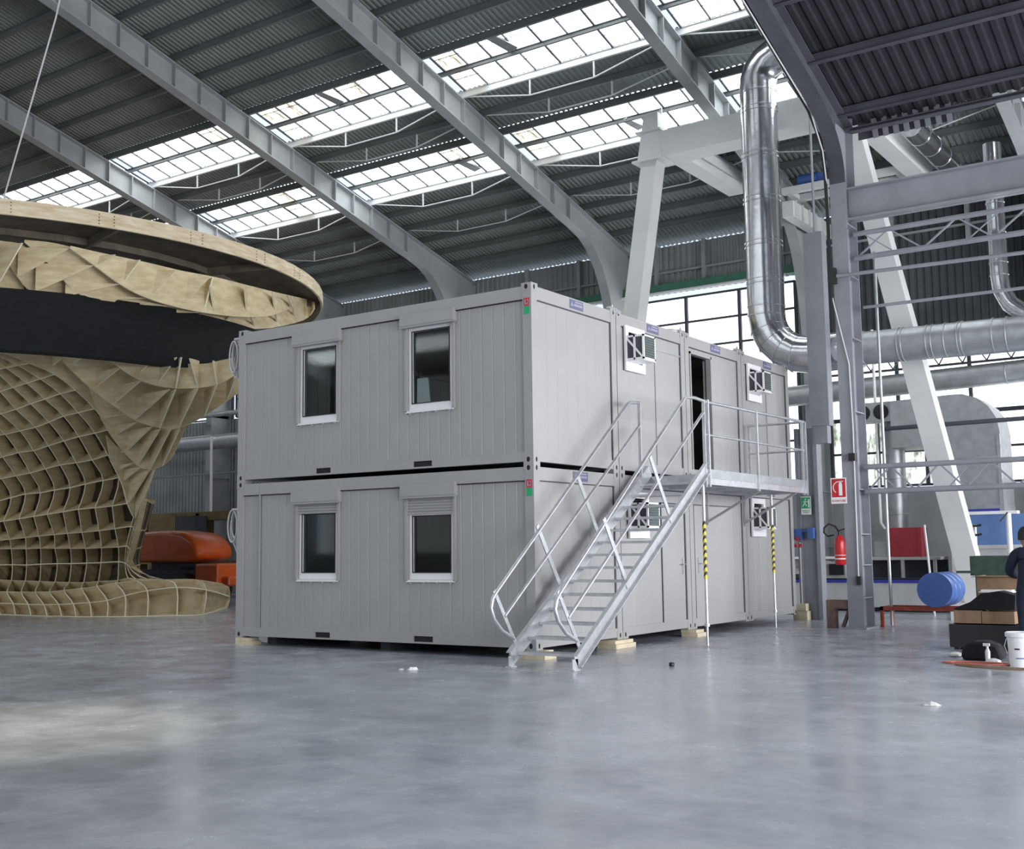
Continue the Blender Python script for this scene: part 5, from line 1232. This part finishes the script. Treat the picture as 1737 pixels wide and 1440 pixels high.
# ------------------------------------------------------------------ man, boxes, bucket and clutter at the right edge
def skin_obj(name, nodes, edges, m, parent, lev=2, smooth=True):
    me = bpy.data.meshes.new(name)
    p = parent; off = Vector((0, 0, 0))
    while p is not None: off += p.location; p = p.parent
    me.from_pydata([tuple(Vector(n[:3]) - off) for n in nodes], edges, []); me.update()
    o = bpy.data.objects.new(name, me); COL.objects.link(o); o.parent = parent
    sk = o.modifiers.new('skin', 'SKIN'); sk.use_smooth_shade = True
    sv = me.skin_vertices[0].data if me.skin_vertices else None
    if sv is None:
        me.attributes.new('skin', 'FLOAT', 'POINT')
    for i, n in enumerate(nodes):
        sv[i].radius = (n[3], n[4] if len(n) > 4 else n[3]); sv[i].use_root = (i == 0)
    sb = o.modifiers.new('sub', 'SUBSURF'); sb.levels = lev; sb.render_levels = lev
    me.materials.append(M[m]); return o
def skin_mesh(name, nodes, edges, m, parent, lev=2):
    o = None
    me = bpy.data.meshes.new(name + '_path'); me.from_pydata([n[:3] for n in nodes], edges, []); me.update()
    tmp = bpy.data.objects.new(name, me); COL.objects.link(tmp)
    bpy.context.view_layer.objects.active = tmp
    sk = tmp.modifiers.new('skin', 'SKIN'); sk.use_smooth_shade = True
    sv = me.skin_vertices[0].data
    for i, n in enumerate(nodes):
        sv[i].radius = (n[3], n[4] if len(n) > 4 else n[3]); sv[i].use_root = (i == 0)
    sb = tmp.modifiers.new('sub', 'SUBSURF'); sb.levels = lev
    bpy.context.view_layer.update()
    out = bpy.data.meshes.new_from_object(tmp.evaluated_get(bpy.context.evaluated_depsgraph_get()))
    COL.objects.unlink(tmp); bpy.data.objects.remove(tmp)
    p = parent; off = Vector((0, 0, 0))
    while p is not None: off += p.location; p = p.parent
    out.transform(Matrix.Translation(-off)); out.materials.clear(); out.materials.append(M[m])
    for q in out.polygons: q.use_smooth = True
    o = bpy.data.objects.new(name, out); COL.objects.link(o); o.parent = parent; return o
PX, PY = 5.74, 3.62
pn = thing('person', 'person in dark navy overalls standing with back turned, leaning over the boxes', 'person', (PX, PY, 0))
B = lambda x, y, z, r, r2=None: (PX + x, PY + y, z, r, r2 or r)
nodes = [B(0, 0, .93, .10, .08), B(0, .01, 1.10, .09, .07), B(0, .05, 1.28, .10, .07), B(0, .08, 1.40, .06, .05), B(-.04, .11, 1.47, .05), B(-.06, .13, 1.54, .075, .085), B(-.06, .14, 1.62, .085, .095), B(-.06, .14, 1.67, .06, .07)]
edges = [(i, i + 1) for i in range(7)]
def chain(start, pts):
    a = start
    for p in pts: nodes.append(p); edges.append((a, len(nodes) - 1)); a = len(nodes) - 1
    return a
for s in (-1, 1):
    chain(0, [B(.10 * s, 0, .86, .10), B(.11 * s, .02, .50, .065), B(.11 * s, -.02, .14, .042), B(.11 * s, -.03, .06, .045), B(.115 * s, .13, .03, .035, .03)])
    w = chain(3, [B(.19 * s, .08, 1.37, .06), B(.30 * s, .16, 1.12, .045), B(.22 * s, .38, 1.05, .032), B(.19 * s, .44, 1.05, .026, .03)])
    pm = chain(w, [B(.18 * s, .49, 1.045, .024, .034)])
    for q, (dx, ln) in enumerate(((-.030, .062), (-.010, .072), (.010, .068), (.030, .055))):
        chain(pm, [B((.18 * s) + dx, .525, 1.045, .009), B((.18 * s) + dx, .525 + ln * .5, 1.035, .0085), B((.18 * s) + dx * .9, .525 + ln, 1.012, .007)])
    chain(w, [B(.18 * s - .042 * s, .475, 1.04, .011), B(.18 * s - .058 * s, .51, 1.03, .009)])
body = skin_mesh('body', nodes, edges, 'skin', pn)
nodes = [B(0, 0, .93, .17, .14), B(0, .01, 1.10, .165, .13), B(0, .05, 1.28, .19, .135), B(0, .08, 1.40, .12, .10), B(-.03, .10, 1.45, .065, .065)]
edges = [(i, i + 1) for i in range(4)]
for s in (-1, 1):
    chain(0, [B(.10 * s, 0, .84, .125), B(.11 * s, .02, .50, .095), B(.11 * s, -.02, .14, .085), B(.11 * s, -.02, .09, .09)])
    chain(3, [B(.20 * s, .08, 1.37, .085), B(.31 * s, .16, 1.12, .075), B(.23 * s, .36, 1.055, .055)])
skin_mesh('overalls', nodes, edges, 'cloth', pn)
for s in (-1, 1): obj('shoe', MB().prism([(PY - .12, 0), (PY + .19, 0), (PY + .20, .04), (PY + .12, .08), (PY - .02, .12), (PY - .11, .12)], PX + .11 * s - .05, PX + .11 * s + .05, 'X'), 'black', pn)
mb = MB(); hx, hy, hz_ = PX - .06, PY + .115, 1.625; vs = []; rows = 9; cols = 18
for i in range(rows):
    ph = math.radians(90 - i * 15)
    for j in range(cols):
        th = 2 * math.pi * j / cols
        k = 1.0 if i < 6 else (1.0 if math.sin(th) < .2 else .93)
        zz = .128 * math.sin(ph); 
        if i > 5 and math.sin(th) > .2: zz = .128 * math.sin(math.radians(15))
        vs.append((hx + .098 * math.cos(ph if i < 6 else math.radians(90 - i * 13)) * math.cos(th) * k, hy + .113 * math.cos(ph if i < 6 else math.radians(90 - i * 13)) * math.sin(th) * k, hz_ + zz))
mb.add(vs, [(i * cols + j, i * cols + (j + 1) % cols, (i + 1) * cols + (j + 1) % cols, (i + 1) * cols + j) for i in range(rows - 1) for j in range(cols)])
obj('hair', mb, 'hair', pn, smooth=80)
for s in (-1, 1): obj('ear', MB().lathe([(.004, 0), (.022, .004), (.028, .012), (.008, .018)], (hx + .088 * s, hy + .03, 1.575), 10, (s, 0, 0)), 'skin', pn, smooth=True)
obj('nose', MB().lathe([(.018, 0), (.014, .012), (.004, .022)], (hx, hy + .11, 1.57), 8, (0, 1, -.2)), 'skin', pn, smooth=True)
def carton(name, x0, x1, y0, y1, z0, z1, m, lab, flap=True, cat='box'):
    t = thing(name, lab, cat, ((x0 + x1) / 2, (y0 + y1) / 2, z0)); th = .012
    obj('case', MB().box(x0, x1, y0, y0 + th, z0, z1).box(x0, x1, y1 - th, y1, z0, z1).box(x0, x0 + th, y0 + th, y1 - th, z0, z1).box(x1 - th, x1, y0 + th, y1 - th, z0, z1).box(x0, x1, y0, y1, z0, z0 + th), m, t)
    if flap:
        obj('flap', MB().beam(((x0 + x1) / 2, y0 - .05, z1 + .0), ((x0 + x1) / 2, y0 + .02, z1 + .005), x1 - x0, .008), m, t)
        obj('flap', MB().beam((x0 - .08, (y0 + y1) / 2, z1 - .01), (x0 + .01, (y0 + y1) / 2, z1 + .005), y1 - y0, .008), m, t)
    return t
tag(obj('cart_table', MB().box(4.72, 5.6, 4.85, 5.5, .56, .60).box(4.74, 4.8, 4.9, 4.96, 0, .56).box(5.5, 5.56, 4.9, 4.96, 0, .56).box(4.74, 4.8, 5.4, 5.46, 0, .56).box(5.5, 5.56, 5.4, 5.46, 0, .56), 'dark'), 'dark low table behind the cardboard boxes', 'table')
carton('cardboard_box', 4.74, 5.50, 4.88, 5.45, .605, 1.03, 'cardboard', 'large open cardboard box on the dark low table')
tag(obj('paper_stack', MB().box(4.82, 5.3, 4.6, 4.84, .80, .815).box(4.85, 5.28, 4.62, 4.84, .815, .84), 'paper'), 'white papers hanging at the front of the large cardboard box', 'papers')
bc = thing('black_crate', 'black crate on the floor in front of the man', 'crate', (5.05, 4.4, 0))
obj('case', MB().box(4.5, 5.6, 4.1, 4.55, .03, .36), 'black', bc)
for x in (4.55, 5.5):
    for y in (4.15, 4.5): obj('foot', MB().box(x, x + .05, y, y + .04, 0, .03), 'black', bc)
carton('cardboard_box', 4.57, 4.95, 4.12, 4.52, .365, .56, 'cardboard', 'small cardboard box at the left on the black crate', False)
carton('cardboard_box', 4.96, 5.4, 4.12, 4.52, .365, .55, 'cardboard', 'small cardboard box at the right on the black crate', False)
tag(obj('jacket', MB().prism([(4.55, .57), (5.4, .57), (5.42, .78), (5.2, .84), (4.95, .8), (4.8, .68), (4.6, .6)], 4.16, 4.5, 'Y'), 'felt'), 'black jacket thrown over the small cardboard boxes', 'jacket')
mb = MB().lathe([(.02, 0), (.15, .02), (.19, .09), (.17, .17), (.10, .20), (.02, .21)], (5.22, 2.62, 0), 14).lathe([(.02, 0), (.13, .01), (.16, .08), (.13, .15), (.04, .17)], (5.42, 2.62, 0), 14)
tag(obj('tool_bag', MB().prism([(5.04, .02), (5.10, 0), (5.52, 0), (5.56, .05), (5.5, .2), (5.36, .25), (5.16, .24), (5.06, .16)], 2.48, 2.82, 'Y'), 'felt', smooth=True), 'black soft tool bag on the floor left of the bucket', 'bag')
bpy.data.objects['tool_bag'].modifiers.new('b', 'BEVEL').width = .05
tag(obj('spray_bottle', MB().lathe([(.03, 0), (.032, .13), (.014, .17), (.014, .20)], (5.40, 2.40, 0), 12).box(5.35, 5.43, 2.385, 2.415, .20, .235), 'white', smooth=40), 'small white spray bottle in front of the black bag', 'bottle')
tag(obj('rag', MB().lathe([(.02, 0), (.09, .012), (.10, .035), (.05, .06), (.01, .065)], (4.86, 2.95, 0), 7), 'paper', smooth=True), 'white crumpled rag left of the black bag', 'rag')
tag(obj('rag', MB().lathe([(.02, 0), (.10, .01), (.09, .04), (.03, .06)], (5.50, 2.24, 0), 8), 'paper', smooth=True), 'white crumpled rag against the bucket', 'rag')
bk = thing('bucket', 'white plastic bucket with dark print at the right edge', 'bucket', (5.90, 1.98, 0))
bx, by = 5.90, 1.98
obj('pail', MB().lathe([(.145, 0), (.165, .36), (.178, .362), (.178, .385), (.163, .385), (.16, .37), (.14, .02)], (bx, by, 0), 32), 'white', bk, smooth=40)
obj('lid', MB().lathe([(.185, .365), (.188, .41), (.175, .42), (.15, .41), (.01, .41)], (bx, by, 0), 32), 'white', bk, smooth=40)
a0 = math.atan2(-13.6 - by, 9 - bx)
def on(a, z, r0): r = .145 + .02 * z / .36 + r0; return (bx + r * math.cos(a0 + a), by + r * math.sin(a0 + a), z)
for (a, b, z, h, m, nm) in ((-.55, -.15, .21, .018, 'black', 'print'), (-.5, .15, .10, .014, 'bluebin', 'print')):
    mb = MB(); vs = []; n = 8
    for k in range(n + 1): q = a + (b - a) * k / n; vs += [on(q, z, .002), on(q, z + h, .002)]
    mb.add(vs, [(2 * k, 2 * k + 2, 2 * k + 3, 2 * k + 1) for k in range(n)]); obj(nm, mb, m, bk)
obj('handle', MB().tube([(bx - .17, by, .34), (bx - .19, by - .05, .25), (bx - .14, by - .14, .16)], .005, 6), 'galv', bk)
def squiggle(cx, cy, rx, ry, n, seed, turns):
    rr = random.Random(seed); pts = []
    for i in range(n):
        a = 2 * math.pi * turns * i / n
        pts.append((cx + rx * (math.cos(a) + rr.uniform(-.12, .12)) + .15 * i / n, cy + ry * (math.sin(a) + rr.uniform(-.12, .12)), .012 + .004 * rr.random()))
    return pts
tag(obj('extension_cable', MB().tube(squiggle(5.28, 2.02, .38, .14, 60, 3, 2.6), .009, 6), 'pink', smooth=True), 'reddish cable coiled on the floor in front of the black bag', 'cable')
tag(obj('extension_cable', MB().tube([(5.15, 1.75, .01), (5.4, 1.55, .01), (5.8, 1.45, .01), (6.3, 1.5, .01), (7.2, 1.6, .01)], .009, 6).tube([(5.2, 1.8, .01), (5.5, 1.66, .01), (6.1, 1.62, .01), (7.2, 1.75, .01)], .008, 6), 'cardboard', smooth=True), 'brown cable trailing right under the bucket', 'cable')
# litter on the floor
def crumple(x, y, s, m, lab, cat='paper', seed=1, hgt=.4):
    rr = random.Random(seed); mb = MB(); n = 9; vs = [(x, y, s * hgt)]
    for k in range(n):
        a = 2 * math.pi * k / n; r = s * rr.uniform(.45, .75); vs.append((x + r * math.cos(a), y + r * math.sin(a), s * rr.uniform(.1, .45)))
    for k in range(n):
        a = 2 * math.pi * k / n; r = s * rr.uniform(.7, 1.1); vs.append((x + r * math.cos(a), y + r * math.sin(a), .002))
    fs = [(0, 1 + k, 1 + (k + 1) % n) for k in range(n)] + [(1 + k, 1 + n + k, 1 + n + (k + 1) % n, 1 + (k + 1) % n) for k in range(n)]
    mb.add(vs, fs + [tuple(range(1 + n, 1 + 2 * n))[::-1]]); tag(obj(name_of(cat), mb, m), lab, cat)
def name_of(c): return {'paper': 'crumpled_paper', 'cap': 'bottle_cap', 'chip': 'paint_chip'}[c]
crumple(-.67, -1.87, .09, 'paper', 'white crumpled paper on the floor in front of the cabins', seed=2)
crumple(-.80, -1.95, .04, 'paper', 'tiny paper scrap beside the crumpled paper by the cabins', seed=5)
crumple(5.90, -2.16, .09, 'paper', 'white crumpled paper alone on the floor at right', seed=4)
tag(obj('bottle_cap', MB().lathe([(.03, 0), (.035, .01), (.035, .04), (.028, .05)], (2.06, .04, 0), 12), 'black'), 'small black cap on the floor right of the stair foot', 'cap')
# light fitting glimpsed through the dark bay
lf = thing('high_bay_lamp', 'bright lamp high at the right edge behind the dark beams', 'lamp', (5.3, 9.0, 9.7))
obj('housing', MB().lathe([(.22, 0), (.20, .1), (.08, .22), (.05, .3)], (5.28, 9.0, 9.72), 20), 'galv', lf, smooth=40)
obj('bulb', MB().lathe([(.01, -.02), (.12, -.01), (.19, .02), (.12, .04)], (5.28, 9.0, 9.70), 16), 'lamp', lf, smooth=True)
obj('hanger', MB().tube([(5.28, 9.0, 10.0), (5.28, 9.0, zr(9.0))], .012, 6), 'steel', lf)

# added lamp above the view, there only to make the yellowish floor patch
lf = thing('high_bay_lamp', 'added yellowish lamp out of view, lighting a patch of the foreground floor', 'lamp', (-.6, -7.7, 9.6))
obj('housing', MB().lathe([(.26, 0), (.24, .12), (.10, .28), (.06, .4)], (-.6, -7.7, 9.6), 24), 'galv', lf, smooth=40)
obj('hanger', MB().tube([(-.6, -7.7, 10.0), (-.6, -7.7, zr(-7.7))], .012, 6), 'steel', lf)
ld = bpy.data.lights.new('added_lamp_light', 'SPOT'); ld.energy = 2600; ld.color = (1.0, .93, .62); ld.spot_size = math.radians(30); ld.spot_blend = 1.0; ld.shadow_soft_size = .2
lo = bpy.data.objects.new('added_lamp_light', ld); COL.objects.link(lo); lo.parent = lf; lo.location = (0, 0, -.06)

# pale dust on the floor around the props and the stair foot
dm = bpy.data.materials.new('pale_dust'); dm.use_nodes = True
nt = dm.node_tree; bs = nt.nodes['Principled BSDF']; bs.inputs['Base Color'].default_value = (.62, .62, .62, 1); bs.inputs['Roughness'].default_value = .9
nz = nt.nodes.new('ShaderNodeTexNoise'); nz.inputs['Scale'].default_value = 9; nz.inputs['Detail'].default_value = 8
rp = nt.nodes.new('ShaderNodeValToRGB'); rp.color_ramp.elements[0].position = .42; rp.color_ramp.elements[1].position = .62; rp.color_ramp.elements[1].color = (.75, .75, .75, 1)
tc = nt.nodes.new('ShaderNodeTexCoord'); nt.links.new(tc.outputs['Object'], nz.inputs['Vector']); nt.links.new(nz.outputs['Fac'], rp.inputs['Fac']); nt.links.new(rp.outputs['Color'], bs.inputs['Alpha'])
for x, y, a, b, lab in ((.85, 2.9, 1.0, .28, 'pale dust on the floor around the near striped prop'), (.45, 7.15, .9, .3, 'pale dust on the floor around the far striped prop'), (.5, -1.2, 1.0, .2, 'pale dust on the floor at the stair foot')):
    rr = random.Random(int(x * 100)); mb = MB(); n = 28
    vs = [(x, y, .003)] + [(x + a * rr.uniform(.7, 1.05) * math.cos(2 * math.pi * k / n), y + b * rr.uniform(.6, 1.1) * math.sin(2 * math.pi * k / n), .0025) for k in range(n)]
    mb.add(vs, [(0, 1 + k, 1 + (k + 1) % n) for k in range(n)])
    tag(obj('floor_dust', mb, dm), lab, 'dust', None, 'stuff')
